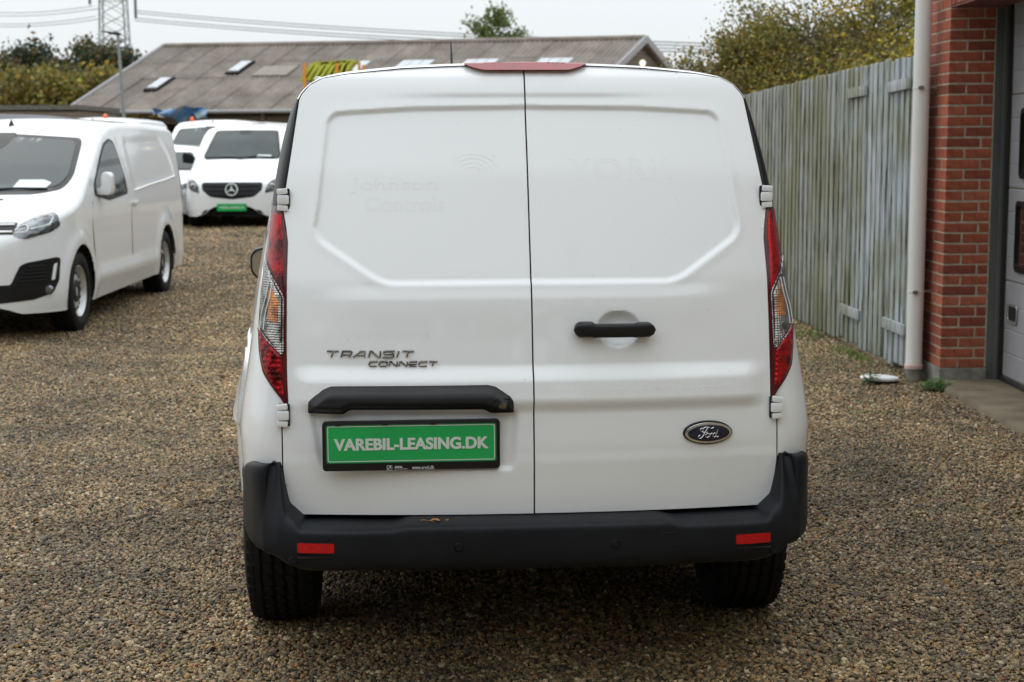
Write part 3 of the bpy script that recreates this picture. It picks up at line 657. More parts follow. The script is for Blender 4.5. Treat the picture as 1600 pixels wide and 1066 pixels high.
GREEN = [(.12, .17, .035), (.16, .18, .04), (.09, .14, .03)]
G1 = 'autumn bushes growing behind the plank fence'
for a in ((2.95, 20.4, 2.75, .80, OLIVE, 'lowest olive bush showing just above the white van roof corner', .0), (3.4, 19.3, 2.9, .9, OLIVE, 'low olive autumn bush behind the far end of the plank fence', .1), (3.7, 18.6, 3.0, 1.0, OLIVE, 'airy olive bush with bare twigs, second from the far end behind the plank fence', .8),
          (4.15, 18.2, 3.45, 1.25, RUST + OLIVE, 'tall brownish thin-topped bush rising behind the middle of the plank fence', 1.0), (4.75, 17.0, 3.25, 1.2, OLIVE + YELLOW, 'yellow-olive bush behind the plank fence left of the yellow tree', .5),
          (5.2, 16.2, 3.9, 1.25, YELLOW + GREEN, 'bright yellow-green leafy tree rising behind the gates beside the downpipe', .1), (3.9, 15.2, 2.3, .9, YELLOW + OLIVE, 'low yellow bush just above the plank tops behind the gates', .0),
          (4.6, 14.2, 2.45, .9, GREEN + YELLOW, 'low green bush just behind the plank fence next to the downpipe', .0), (5.6, 20.5, 3.6, 1.3, RUST, 'tall brown bush in the second row behind the plank fence', .4)):
    tree(a[5], a[0], a[1], a[2], a[3], a[4], .048, nlimb=22, nsub=13, per=34, spread=.14, cat='bush', group=G1, h0=.12, name='bush', airy=a[6])
G2 = 'trees in the wood behind the vans'
fl = [(-27.5, 84, 5.9, 1.7, DARK, 1, 'dark green conifer at the left edge of the wood'), (-25.3, 82, 6.5, 1.8, DARK, 1, 'tallest dark conifer of the wood at left'), (-23.6, 84, 6.0, 1.6, DARK, 1, 'dark conifer right of the tallest conifer in the wood'),
      (-26.4, 75, 4.4, 2.0, RUST + YELLOW[:1], 0, 'low yellowish bush in front of the left conifers'), (-24.2, 76, 5.0, 2.2, RUST, 0, 'rusty brown tree in front of the conifers'), (-22.3, 78, 6.3, 2.3, RUST + DARK, 0, 'tall brown-green tree left of the pylon'),
      (-20.9, 80, 6.9, 2.0, RUST, 0, 'thin brown tree with bare tips left of the pylon legs'), (-19.3, 79, 6.2, 2.0, RUST + DARK, 0, 'brown-green tree directly behind the lamp post'), (-20.4, 73, 4.3, 2.2, YELLOW[1:3] + OLIVE, 0, 'low olive-yellow bush left of the lamp post'),
      (-22.6, 72, 4.1, 2.1, OLIVE, 0, 'low olive bush beneath the brown tree left of the pylon'), (-17.6, 84, 6.3, 1.7, DARK, 1, 'dark conifer right of the lamp post behind the shed roof'), (-16.0, 86, 6.5, 1.6, DARK, 1, 'dark conifer nearest the top of the shed roof'),
      (-18.4, 73, 4.2, 2.0, OLIVE + YELLOW[:1], 0, 'olive-yellow bush against the left verge of the shed roof'), (-29, 77, 5.0, 2.4, RUST + DARK, 0, 'broad brown-green tree cut by the left edge of the photo')]
for x, y, h, r, p, cf, lb in fl: tree(lb, x, y, h * (.93 if h > 5 else 1), r, p + (DARK if h > 5.5 else []), .24 if not cf else .20, nlimb=16, nsub=9, per=18, spread=.34 if not cf else .22, group=G2, h0=.08, conifer=bool(cf), name='conifer' if cf else 'tree', airy=.25)
tree('small green treetop showing above the middle of the shed ridge', -.55, 75, 7.7, 1.35, GREEN, .17, nlimb=12, nsub=8, per=16, spread=.22, h0=.45, name='tree', airy=.3)
# wooded edge on the far side of the yard (behind the photographer, seen only as a reflection), and low land at the horizon
C = [(x + random.gauss(0, 1.5), -14 + random.gauss(0, 1.8), random.uniform(.02, 1) * (9.3 + 1.2 * math.sin(x * .21) + .8 * math.sin(x * .57))) for x in np.linspace(-45, 40, 2600)]
tag(leaves('wood', C, .6, DARK + RUST, 10, .7, kind='stuff'), 'low wood along the near side of the yard', 'wood')
C = [(x, 118 + random.gauss(0, 4), random.uniform(.1, 1) * (4.6 + .8 * math.sin(x * .13))) for x in np.linspace(-95, 95, 1200)]
tag(leaves('far_wood', C, .7, DARK + RUST, 8, 1.0, kind='stuff'), 'far-off low wood along the horizon behind the shed', 'wood')

# ------------------------------------------------------------------ shed with corrugated fibre-cement roof
def mat_roof():
    m, t, b = nodes('fibre_cement'); setp(b, Roughness=.95)
    g = N(t, 'ShaderNodeNewGeometry'); n = N(t, 'ShaderNodeTexNoise'); n.inputs['Scale'].default_value = 1.3; n.inputs['Detail'].default_value = 8; n.inputs['Roughness'].default_value = .72; t.links.new(g.outputs['Position'], n.inputs['Vector'])
    c = ramp(t, n.outputs['Fac'], [(.28, (.155, .132, .112)), (.5, (.235, .205, .178)), (.72, (.33, .295, .26))])
    oi = N(t, 'ShaderNodeObjectInfo'); f = ramp(t, oi.outputs['Random'], [(0, (.88, .88, .88)), (1, (1.08, 1.07, 1.06))])
    a = N(t, 'ShaderNodeMix', data_type='RGBA', blend_type='MULTIPLY'); a.inputs[0].default_value = 1; t.links.new(c, a.inputs[6]); t.links.new(f, a.inputs[7]); t.links.new(a.outputs[2], b.inputs['Base Color'])
    bump(t, b, n.outputs['Fac'], .5, .04); return m
M['roof'] = mat_roof(); M['skylt'] = mat_plain('translucent_sheet', (.46, .49, .52), .4, vary=.08, scale=3); M['oldwood'] = mat_plain('shed_boards', (.16, .13, .10), .9, vary=.35, scale=3, stretch=(.3, .3, 6))
M['fascia'] = mat_plain('grey_bargeboard', (.33, .33, .34), .7, vary=.15); M['tansheet'] = mat_plain('tan_sheet', (.27, .245, .205), .9, vary=.1)
RA = Vector((-12.53, 57.5, 5.06)); RB = Vector((4.57, 54.0, 5.05)); DN = Vector((-2.55, -4.0, -2.42)); DF = Vector((2.55, 4.0, -2.42))
shed = empty('shed', (RA.x, RA.y, 0), 0, 'long low shed with grey corrugated roof, rooflights and a lit lamp in its gable', 'shed')
O = Vector((RA.x, RA.y, 0)); NC = 17; NR = 4; U = (RB - RA) / NC
def sheet_mesh(D, nr, name, mat, over=1.06, up=.0, wv=6, amp=.028, wfrac=1.02):
    nrm = U.cross(D).normalized(); nrm = nrm if nrm.z > 0 else -nrm; V = []; F = []; m_ = wv * 6
    for j in range(2):
        for i in range(m_ + 1):
            f = i / m_ * wfrac; V.append(U * f + D / nr * (j * over) + nrm * (amp * math.cos(2 * math.pi * wv * i / m_) + up + .006 * j))
    F = [(i, i + 1, m_ + 2 + i, m_ + 1 + i) for i in range(m_)]; o = mesh(name, V, F, mat, smooth=True); d = o.data; bpy.data.objects.remove(o); return d
sm_n = sheet_mesh(DN, NR, 'roof_sheet', M['roof']); sm_f = sheet_mesh(DF, NR, 'roof_sheet', M['roof'])
for D, md in ((DN, sm_n), (DF, sm_f)):
    for r_ in range(NR):
        for k in range(NC):
            o = link('roof_sheet', md, None, shed); o.location = RA - O + U * k + D * (r_ / NR) + Vector((0, 0, random.gauss(0, .008) - .02 * math.sin(math.pi * k / NC)))
b = MB(); b.tube([RA - O + Vector((0, 0, .03)), (RA + RB) / 2 - O + Vector((0, 0, .0)), RB - O + Vector((0, 0, .03))], .09, 8); b.build('ridge_cap', M['roof'], shed, smooth=40)
def on_roof(px_u, v): return RA + U * px_u * NC + DN * v - O
nr_ = U.cross(DN).normalized(); nr_ = nr_ if nr_.z > 0 else -nr_
def roof_quad(u, v, du, dv, mat, name, lift=.06, frame=False):
    P = [on_roof(u, v) + nr_ * lift, on_roof(u + du, v) + nr_ * lift, on_roof(u + du, v + dv) + nr_ * lift, on_roof(u, v + dv) + nr_ * lift]
    b = MB().add(P + [p - nr_ * (lift + .02) for p in P], [(0, 1, 2, 3), (0, 4, 5, 1), (1, 5, 6, 2), (2, 6, 7, 3), (3, 7, 4, 0)])
    o = b.build(name, mat, shed)
    return o, P
for u, v in ((.105, .54), (.228, .30)):
    o, P = roof_quad(u - .004, v - .02, .028, .19, M['black'], 'rooflight', .10); c = sum(P, Vector()) / 4
    Q = [c + (p - c) * .78 + nr_ * .012 for p in P]; MB().add(Q, [(0, 1, 2, 3)]).build('pane', M['skylt'], o)
for u in (.4335, .563, .692, .838):
    for k in range(3): roof_quad(u + k * .0215, .30, .020, .225, M['skylt'], 'clear_sheet', .05)
roof_quad(.285, .36, .072, .14, M['tansheet'], 'tan_sheet', .05)
# walls, gable, verges, gutter
eL = RA + DN; eR = RB + DN; fL = RA + DF; fR = RB + DF
b = MB()
def wall(p, q, z0, z1, th=.12):
    d = (q - p); n = Vector((-d.y, d.x, 0)).normalized() * th / 2; P = [p - n, q - n, q + n, p + n]
    return b.add([(a.x - O.x, a.y - O.y, z0) for a in P] + [(a.x - O.x, a.y - O.y, z1) for a in P], [(0, 1, 5, 4), (1, 2, 6, 5), (2, 3, 7, 6), (3, 0, 4, 7), (4, 5, 6, 7)])
ins = Vector((.5, .8, 0)); wall(eR + DF * .06, fR + DN * .06, 0, 2.5); wall(fL, fR, 0, 2.5); wall(eL + ins, fL, 0, 2.5)
G0, G1_, G2_ = eR + DF * .06, RB + Vector((-.25, .05, -.12)), fR + DN * .06
b.add([G0 - O, G1_ - O, G2_ - O], [(0, 1, 2)]); b.build('wall', M['oldwood'], shed)
b = MB(); wp = eL.lerp(eR, .20) + ins; wq = eL.lerp(eR, .42) + ins; wall(wp, wq, 0, 2.62); b.build('board_wall', mat_plain('pale_boards', (.20, .165, .115), .85, vary=.3, scale=2, stretch=(.3, .3, 9)), shed)
for k in range(9):
    p = eL.lerp(eR, .02 + k * .12) + ins * .6 - O; MB().box((p.x, p.y, 1.3), (.14, .14, 2.6)).build('post', M['oldwood'], shed)
b = MB(); b.box(((eL + eR) / 2 - O + Vector((.35, .6, -.30)))[:], ((eR - eL).length, .12, .22), Matrix.Rotation(math.atan2(eR.y - eL.y, eR.x - eL.x), 3, 'Z')); b.build('beam', M['oldwood'], shed)
MB().tube([eL - O + Vector((0, -.06, -.02)), eR - O + Vector((0, -.06, -.02))], .06, 8).build('gutter', M['fascia'], shed, smooth=40)
for p, q in ((RB, eR), (RB, fR), (RA, eL), (RA, fL)):
    d = q - p; s = Vector((.09 if p is RB else -.09, 0, 0)); P = [p + Vector((0, 0, .10)), q + Vector((0, 0, .10)), q + Vector((0, 0, -.14)), p + Vector((0, 0, -.14))]
    MB().add([a - O for a in P] + [a - O + s for a in P], [(0, 1, 2, 3), (4, 5, 6, 7), (0, 1, 5, 4), (1, 2, 6, 5), (2, 3, 7, 6), (3, 0, 4, 7)]).build('bargeboard', M['fascia'], shed)
me_, te, be = nodes('lamp_glow'); setp(be, Emission_Color=(1, .95, .7), Emission_Strength=1.0, Base_Color=(.8, .75, .6))
te.links.new(ramp(te, noise(te, 4, 2), [(.3, (1, .9, .62)), (.7, (1, .97, .75))]), be.inputs['Emission Color'])
b = MB(); b.lathe([(-.02, .10), (.02, .12), (.06, .08), (.08, 0.001)], 'y', 20); o = b.build('gable_lamp', M['fascia'], shed, smooth=40); o.location = RB + Vector((-.22, -1.72, -.92)) - O
b = MB(); b.lathe([(-.03, .001), (-.05, .08), (-.02, .095)], 'y', 20); o2 = b.build('lamp_glass', me_, o, smooth=40)
# carport to the left of the shed
cp = empty('carport', (-19, 50, 0), 0, 'low flat-roofed dark timber carport left of the corrugated shed', 'carport')
MB().box((0, .0, 2.66), (12.0, 5, .14)).build('roof', mat_plain('felt_roof', (.13, .125, .105), .9, vary=.3), cp)
MB().box((0, 2.4, 1.3), (12, .1, 2.5)).build('wall', M['oldwood'], cp); MB().box((5.9, 0, 1.3), (.1, 4.8, 2.5)).build('wall', M['oldwood'], cp)
for k in range(6): MB().box((-5.4 + k * 2.1, -2.3, 1.3), (.13, .13, 2.6)).build('post', M['oldwood'], cp)
MB().box((0, -2.42, 2.42), (12, .06, .22)).build('beam', M['oldwood'], cp)
# blue tarpaulin under the eave
tp = MB(); nu, nv = 16, 8; V = []
for j in range(nv + 1):
    for i in range(nu + 1):
        u = i / nu; v = j / nv; V.append((-11.25 + 1.75 * u, 49.3 + .25 * math.sin(u * 9 + v * 3) + .2 * v, 2.66 - .05 * math.sin(u * 7) - v * (.16 + .38 * math.exp(-((u - .52) / .16) ** 2) + .16 * (u > .75)) + .03 * math.sin(u * 23 + v * 5)))
F = [(j * (nu + 1) + i, j * (nu + 1) + i + 1, (j + 1) * (nu + 1) + i + 1, (j + 1) * (nu + 1) + i) for j in range(nv) for i in range(nu)]
mt, tt, bt = nodes('tarpaulin'); setp(bt, Roughness=.35); tt.links.new(ramp(tt, noise(tt, 1.6, 2), [(.42, (.20, .27, .31)), (.50, (.05, .17, .42)), (.58, (.04, .20, .52)), (.66, (.22, .28, .32))]), bt.inputs['Base Color'])
o = mesh('tarpaulin', V, F, mt, smooth=True); tag(o, 'crumpled blue and grey tarpaulin hanging from the shed eave', 'tarpaulin')
# ------------------------------------------------------------------ steel rack with stacked yellow plastic barriers
M['yel'] = mat_plain('yellow_plastic', (.50, .53, .06), .45, vary=.2, scale=4); M['orng'] = mat_plain('orange_rack', (.75, .30, .04), .5, vary=.1)
rk = empty('storage_rack', (-3.4, 30.5, 0), 0, 'tall pallet rack with orange uprights standing behind the white van', 'rack')
for x in (-.52, .10, .52):
    for y in (-.4, .5): MB().box((x, y, 1.53), (.05, .06, 3.06)).build('upright', M['orng'], rk)
for z in (.3, 1.5, 2.68): MB().box((0, .05, z), (1.04, .9, .05)).build('shelf', M['fascia'], rk)
for k in range(8):
    P = [(-.05, 0), (.0, .02), (.03, .14), (.10, .30), (.16, .36), (.22, .375), (.23, .41), (.14, .40), (.06, .34), (.0, .18), (-.05, .05)]
    x = -3.94 + k * .112; b = MB(); b.prism([(p[0] * (1.5 if k < 5 else 1.1) , p[1] * (1 - .05 * (k % 2))) for p in P], -.33, .33); o = b.build('plastic_barrier', M['yel'], None, smooth=50)
    o.location = (x, 30.5, 2.71); o.rotation_euler = (0, R(4 - k), 0)
    tag(o, ['leftmost', 'second', 'third', 'fourth', 'fifth', 'sixth', 'seventh', 'rightmost'][k] + ' of the yellow plastic barriers stacked on the rack above the van roof', 'barrier', 'yellow plastic barriers on the rack')
# ------------------------------------------------------------------ pylon and power lines, yard lamp
M['galv'] = mat_plain('galvanised_steel', (.25, .265, .27), .55, metal=.4, vary=.15)
M['wire'] = mat_plain('wire', (.16, .165, .17), .6, vary=.1)
py_ = empty('pylon', (-62.4, 250, 0), R(24), 'tall lattice power pylon rising behind the wood at left', 'pylon')
def lw(z): return 2.55 - .030 * z if z < 34 else 1.5
leg = [[Vector((sx * lw(z), sy * lw(z), z)) for z in np.linspace(0, 36, 19)] for sx, sy in ((1, 1), (-1, 1), (-1, -1), (1, -1))]
for l in leg: MB().tube([l[0], l[-1]], .12, 5).build('leg', M['galv'], py_)
b = MB()
for i in range(18):
    for q in range(4):
        p, r_ = leg[q], leg[(q + 1) % 4]; b.tube([p[i], r_[i + 1]], .055, 4, cap=False); b.tube([r_[i], p[i + 1]], .055, 4, cap=False)
        if i % 3 == 0: b.tube([p[i], r_[i]], .05, 4, cap=False)
b.build('bracing', M['galv'], py_)
for z, L_ in ((26.4, 6.5), (31, 8.5)):
    for s in (-1, 1): MB().tube([(s * 1.6, 0, z), (s * L_, 0, z + .2)], .12, 5).tube([(s * 1.6, 0, z + 1.4), (s * L_, 0, z + .2)], .09, 5).build('crossarm', M['galv'], py_)
PW = Matrix.Translation((-62.4, 250, 0)) @ Matrix.Rotation(R(24), 4, 'Z')
b1 = MB()
for (lx, z0, z1) in ((-3.6, 26.4, 23.3), (3.45, 26.4, 21.3)):
    MB().tube([(lx, 0, z0), (lx, 0, z1)], .22, 8).build('insulator', mat_plain('insulator_glass', (.09, .12, .11), .3), py_, smooth=40)
MB().box((0, -1.5, 19), (.7, .05, .5)).build('warning_sign', M['galv'], py_)
spans = [((-65.6, 250, 23.2), (-96.3, 300, 26.6)), ((-64.6, 250, 22.8), (-96.3, 300, 26.0)), ((-65.2, 250, 21.6), (-96.3, 300, 24.5)), ((-64.4, 250, 21.2), (-96.3, 300, 24.0)),
         ((-59.2, 250, 22.5), (23, 150, 11.3)), ((-59.2, 250, 22.1), (23.2, 150, 11.0)), ((-59.1, 250, 21.3), (24, 150, 10.7)), ((-59.1, 250, 20.9), (24.2, 150, 10.4))]
wn = ['upper outer', 'upper inner', 'lower outer', 'lower inner', 'topmost', 'second', 'third', 'lowest']
for k, (p, q) in enumerate(spans):
    p = Vector(p); q = Vector(q)
    if k >= 4: q = p + (q - p) * 1.25
    else: q = p + (q - p) * 1.15
    P = [p.lerp(q, i / 24) - Vector((0, 0, (1.0 if k >= 4 else .5) * 4 * (i / 24) * (1 - i / 24))) for i in range(25)]
    o = MB().tube(P, .06, 4, cap=False).build('power_line', M['wire']); tag(o, wn[k] + (' power line running left from the pylon across the sky' if k < 4 else ' power line running right from the pylon across the sky'), 'power line', 'power lines')
lp = empty('lamp_post', (-11.13, 45, 0), 0, 'slim grey steel yard lamp post in front of the shed roof', 'lamp post')
MB().tube([(.17, 0, 0), (.06, 0, 3.0), (0, 0, 4.62)], [.06, .05, .038], 10).build('pole', M['galv'], lp, smooth=40)
MB().box((-.08, -.05, 4.66), (.34, .2, .07), Matrix.Rotation(R(8), 3, 'Y')).box((-.33, -.05, 4.70), (.22, .14, .03), Matrix.Rotation(R(6), 3, 'Y')).build('lamp_head', M['black'], lp, bevel=.01)
# ------------------------------------------------------------------ vans
def make_wheel(parent, x, y, Rr=.33, w=.215, face=1, hub=True):
    wh = bpy.data.objects.new('wheel', None); COL.objects.link(wh); wh.parent = parent; wh.location = (x, y, Rr - .006); wh.empty_display_size = .1
    key = ('wheel', Rr, w)
    if key not in MESHC:
        h = w / 2; pr = [(-h * .78, Rr * .63), (-h * .98, Rr * .72), (-h, Rr * .82), (-h * .90, Rr * .94), (-h * .74, Rr * .985)]
        for g in (-.46, -.14, .16, .48):   # tread with four grooves
            pr += [(h * g - .012, Rr), (h * g - .006, Rr), (h * g - .005, Rr - .008), (h * g + .005, Rr - .008), (h * g + .006, Rr), (h * g + .012, Rr)]
        pr += [(h * .74, Rr * .985), (h * .90, Rr * .94), (h, Rr * .82), (h * .98, Rr * .72), (h * .78, Rr * .63)]
        ty = MB().lathe(pr, 'x', 64)
        # shoulder blocks so the tread edge is notched
        for k in range(48):
            a = 2 * math.pi * k / 48; rot = Matrix.Rotation(a, 3, 'X')
            for s in (-1, 1): ty.box(rot @ Vector((s * h * .80, 0, Rr * .972)), (h * .18, Rr * .085, .009), rot @ Matrix.Rotation(s * .28, 3, 'Y'))
            for s in (-.30, .0, .32): ty.box(rot @ Vector((s * h, 0, Rr * .998)), (h * .20, Rr * .10, .008), rot @ Matrix.Rotation(.35, 3, 'Z'))
        to = ty.build('tyre', M['rubber'], None, smooth=35); ri = MB()
        ri.lathe([(-h * .7, Rr * .62), (h * .70, Rr * .62), (h * .80, Rr * .655), (h * .84, Rr * .64), (h * .70, Rr * .60), (h * .42, Rr * .56), (h * .40, Rr * .47)], 'x', 48)
        ri.lathe([(h * .40, Rr * .47), (h * .52, Rr * .40), (h * .56, Rr * .30), (h * .50, Rr * .20), (h * .60, Rr * .17), (h * .62, .001)], 'x', 48)
        ro = ri.build('rim', M['steel'], None, smooth=30)
        ho = MB()
        for k in range(16):
            a = 2 * math.pi * k / 16; ho.lathe([(h * .47, .001), (h * .47, .017), (h * .44, .017)], 'x', 10, c=(0.004, Rr * .465 * math.cos(a), Rr * .465 * math.sin(a)))
        hh = ho.build('vent_holes', M['gap'], None); cp_ = MB().lathe([(h * .5, Rr * .30), (h * .66, Rr * .27), (h * .68, Rr * .14), (h * .60, Rr * .11), (h * .60, .001)], 'x', 28).build('hub_cap', M['black'], None, smooth=35)
        MESHC[key] = [(n, o.data) for n, o in (('tyre', to), ('rim', ro), ('vent_holes', hh), ('hub_cap', cp_))]
        for o in (to, ro, hh, cp_): bpy.data.objects.remove(o)
    for n, d in MESHC[key]: link(n, d, None, wh)
    if face < 0: wh.rotation_euler = (0, 0, math.pi)
    return wh
MESHC = {}
def van_section(p, y):
    zt = float(np.interp(y, *zip(*p['top']))); zb = float(np.interp(y, [0, .03, .10, .4, p['L'] - .15, p['L']], [.42, .27, .215, .205, .24, .34])) + p.get('dz', 0)
    Ln = p.get('Ln', .70); q = min(1, y / Ln); P = max(0, 1 - (1 - q) ** 2) ** .25
    q = min(1, (p['L'] - y) / .16); P *= (.90 + .10 * max(0, 1 - (1 - q) ** 2) ** .5)
    return zb, zt, P
def side_x(p, z): return p['W'] * (1 - p.get('tum', .12) * np.clip((z - .95) / .85, 0, 3) ** 1.4 - .03 * np.clip((.42 - z) / .2, 0, 1) ** 2)
def van_body(p, mat, root):
    L = p['L']; ys = [.0004, .003, .009, .02, .035, .055, .08, .11, .15, .19, .24, .29] + list(np.arange(.34, L - .12, .036)) + [L - .09, L - .06, L - .035, L - .015, L - .004, L - .0005]
    ns = 44; rings = []
    pan = p.get('panel')
    for y in ys:
        zb, zt, P = van_section(p, y); rc = min(p.get('rc', .12), (zt - zb) * .3); pts = []
        for k in range(ns):
            z = zb + (zt - rc - zb) * k / (ns - 1); pts.append([P * float(side_x(p, z)), z])
        xt = pts[-1][0]; cr = .045 * min(1, xt / .5)
        for k in range(1, 7):
            a = math.pi / 2 * k / 6; pts.append([xt - rc * min(1, xt / rc * .5) * (1 - math.cos(a)), zt - rc + rc * math.sin(a)])
        xe = pts[-1][0]
        for k in range(1, 9):
            f = k / 8; pts.append([xe * (1 - f), zt + cr * (1 - (1 - f) ** 2)])
        rings.append(pts)
    A = np.array(rings); n = A.shape[1]
    yy = np.array(ys)[:, None] * np.ones((1, n))
    # pressed panels and arch lips
    if pan:
        sd, _ = poly_sd(np.stack([yy[:, :ns].ravel(), A[:, :ns, 1].ravel()], 1), pan); A[:, :ns, 0] -= (.0045 * sstep(0, .05, sd)).reshape(len(ys), ns)
    bl = .018 * np.exp(-((A[:, :ns, 1] - p.get('sill', .40)) / .07) ** 2) * ((yy[:, :ns] > p['wf'] + .45) & (yy[:, :ns] < p['wr'] - .45)); A[:, :ns, 0] += bl
    for wy in (p['wf'], p['wr']):
        d = np.hypot(yy[:, :ns] - wy, A[:, :ns, 1] - .34); A[:, :ns, 0] += .016 * np.exp(-((d - .42) / .07) ** 2) * (A[:, :ns, 0] > .6)
    Rg = np.stack([A[..., 0], yy, A[..., 1]], -1); Lf = Rg[:, ::-1][:, 1:].copy(); Lf[..., 0] *= -1
    G = np.concatenate([Rg, Lf], 1); m = G.shape[1]; nrow = len(ys); V = G.reshape(-1, 3)
    F = []; hole = []
    for r_ in range(nrow - 1):
        for c in range(m - 1): F.append((r_ * m + c, (r_ + 1) * m + c, (r_ + 1) * m + c + 1, r_ * m + c + 1))
    F.append(tuple(range(m))); F.append(tuple(range((nrow - 1) * m, nrow * m))[::-1])
    o = mesh('body_tmp', V, F); bvh = BVHTree.FromPolygons([tuple(v) for v in V], F); bpy.data.objects.remove(o)
    Ra = p.get('Ra', .375); keep = []
    Vn = V.copy(); C = np.array([V[list(f)].mean(0) if len(f) < 9 else (0, 0, 9) for f in F])
    for f, c in zip(F, C):
        cut = abs(c[0]) > .62 * p['W'] and any(math.hypot(c[1] - wy, c[2] - .345) < Ra for wy in (p['wf'], p['wr'])) and c[2] < 1
        if not cut: keep.append(f)
    for i, v in enumerate(V):
        if abs(v[0]) > .6 * p['W']:
            for wy in (p['wf'], p['wr']):
                dy, dz_ = v[1] - wy, v[2] - .345; d = math.hypot(dy, dz_)
                if Ra - .045 < d < Ra + .03 and v[2] < .9: Vn[i, 1] = wy + dy / d * Ra; Vn[i, 2] = .345 + dz_ / d * Ra
    o = mesh('body', Vn, keep, mat, root); bm = bmesh.new(); bm.from_mesh(o.data); bmesh.ops.delete(bm, geom=[v for v in bm.verts if not v.link_faces], context='VERTS')
    bmesh.ops.recalc_face_normals(bm, faces=bm.faces); bm.to_mesh(o.data); bm.free(); autosmooth(o, 42)
    b = MB(); b.box((0, L / 2, .30), (p['W'] * 1.5, L * .93, .16))
    for wy in (p['wf'], p['wr']):
        for s in (-1, 1):
            V2 = []; n2 = 20
            for k in range(n2 + 1):
                a = R(-20 + 220 * k / n2)
                for x in (.62, .985): V2.append((s * p['W'] * x, wy + (Ra + .004) * math.cos(a), .345 + (Ra + .004) * math.sin(a)))
            b.add(V2, [(2 * k, 2 * k + 1, 2 * k + 3, 2 * k + 2) for k in range(n2)])
    b.build('underbody', M['gap'], root)
    return bvh
def front_surf(bvh, off):
    def f(P):
        out_ = []
        for x, z in P:
            h = bvh.ray_cast(Vector((x, -2, z)), Vector((0, 1, 0))); 
            q = h[0] if h[0] else Vector((x, .3, z)); nn = h[1] if h[0] else Vector((0, -1, 0)); nn = nn if nn.y < 0 else -nn
            out_.append(tuple(q + nn * off))
        return out_
    return f
def side_surf(bvh, s, off):
    def f(P):
        out_ = []
        for y, z in P:
            h = bvh.ray_cast(Vector((s * 3, y, z)), Vector((-s, 0, 0))); q = h[0] if h[0] else Vector((s * .9, y, z)); out_.append((q.x + s * off, y, z))
        return out_
    return f
def mirror_poly(P): return [(-x, z) for x, z in P][::-1]
def text_mesh(name, s, size, mat, parent, width=None, bold=0.0, ext=.001, spacing=1.0, shear=0.0):
    c = bpy.data.curves.new(name, 'FONT'); c.body = s; c.size = size; c.align_x = 'CENTER'; c.align_y = 'CENTER'; c.extrude = ext; c.offset = bold; c.space_character = spacing; c.shear = shear
    o = bpy.data.objects.new('tmp', c); COL.objects.link(o); dg = bpy.context.evaluated_depsgraph_get(); me = bpy.data.meshes.new_from_object(o.evaluated_get(dg)); bpy.data.objects.remove(o)
    V = np.array([v.co for v in me.vertices]); w = V[:, 0].max() - V[:, 0].min(); k = width / w if width else 1
    cx = (V[:, 0].max() + V[:, 0].min()) / 2; cy = (V[:, 1].max() + V[:, 1].min()) / 2
    for v in me.vertices: v.co = ((v.co.x - cx) * k, -v.co.z, v.co.y - cy)          # stands upright, faces -y
    me.materials.clear(); ob = link(name, me, mat, parent); return ob
def poly_slab(name, poly, y0, y1, mat, parent, bevel=None):
    b = MB(); b.prism(poly, y0, y1); return b.build(name, mat, parent, bevel=bevel)
def add_windows(p, bvh, root, ws, side):
    cx_ = sum(q[0] for q in ws) / len(ws); cz_ = (max(q[1] for q in ws) + min(q[1] for q in ws)) / 2; hw_ = max(q[0] for q in ws); hh_ = (max(q[1] for q in ws) - min(q[1] for q in ws)) / 2
    patch('windshield_seal', rounded(ws, .06), .03, front_surf(bvh, .004), M['black'], root)
    w = patch('windshield', rounded([(x * (1 - .045 / hw_), cz_ + (z - cz_) * (1 - .03 / hh_)) for x, z in ws], .06), .03, front_surf(bvh, .008), M['glass'], root)
    b = MB().tube([(-.55, 0, 0), (-.1, 0, .01), (.1, 0, .015)], .008, 5)
    sills = []
    my_ = sum(q[0] for q in side) / len(side); mz_ = sum(q[1] for q in side) / len(side)
    for s in (-1, 1):
        patch('window_seal', rounded(side, .05), .03, side_surf(bvh, s, .003), M['black'], root); patch('side_window', rounded([(my_ + (y - my_) * .93, mz_ + (z - mz_) * .92) for y, z in side], .05), .03, side_surf(bvh, s, .007), M['glass'], root)
    return w
def lines(bvh, root, name, pts, s, r=.004, mat=None):
    f = side_surf(bvh, s, .0); P = [Vector(q) for q in f(pts)]; return MB().tube(P, r, 5).build(name, mat or M['gap'], root)
CIT = dict(L=5.05, W=.925, rc=.065, wf=.87, wr=4.1, Ra=.37, tum=.13, Ln=.72, top=[(0, .60), (.015, .70), (.06, .80), (.14, .87), (.3, .95), (.55, 1.02), (.85, 1.08), (1.0, 1.13), (1.35, 1.325), (1.8, 1.555), (2.0, 1.645), (2.3, 1.71), (2.7, 1.735), (3.6, 1.745), (4.7, 1.725), (4.9, 1.69), (5.05, 1.60)],
           panel=rounded([(2.68, 1.60), (4.25, 1.63), (4.55, 1.45), (4.72, 1.20), (2.80, 1.10)], .12))
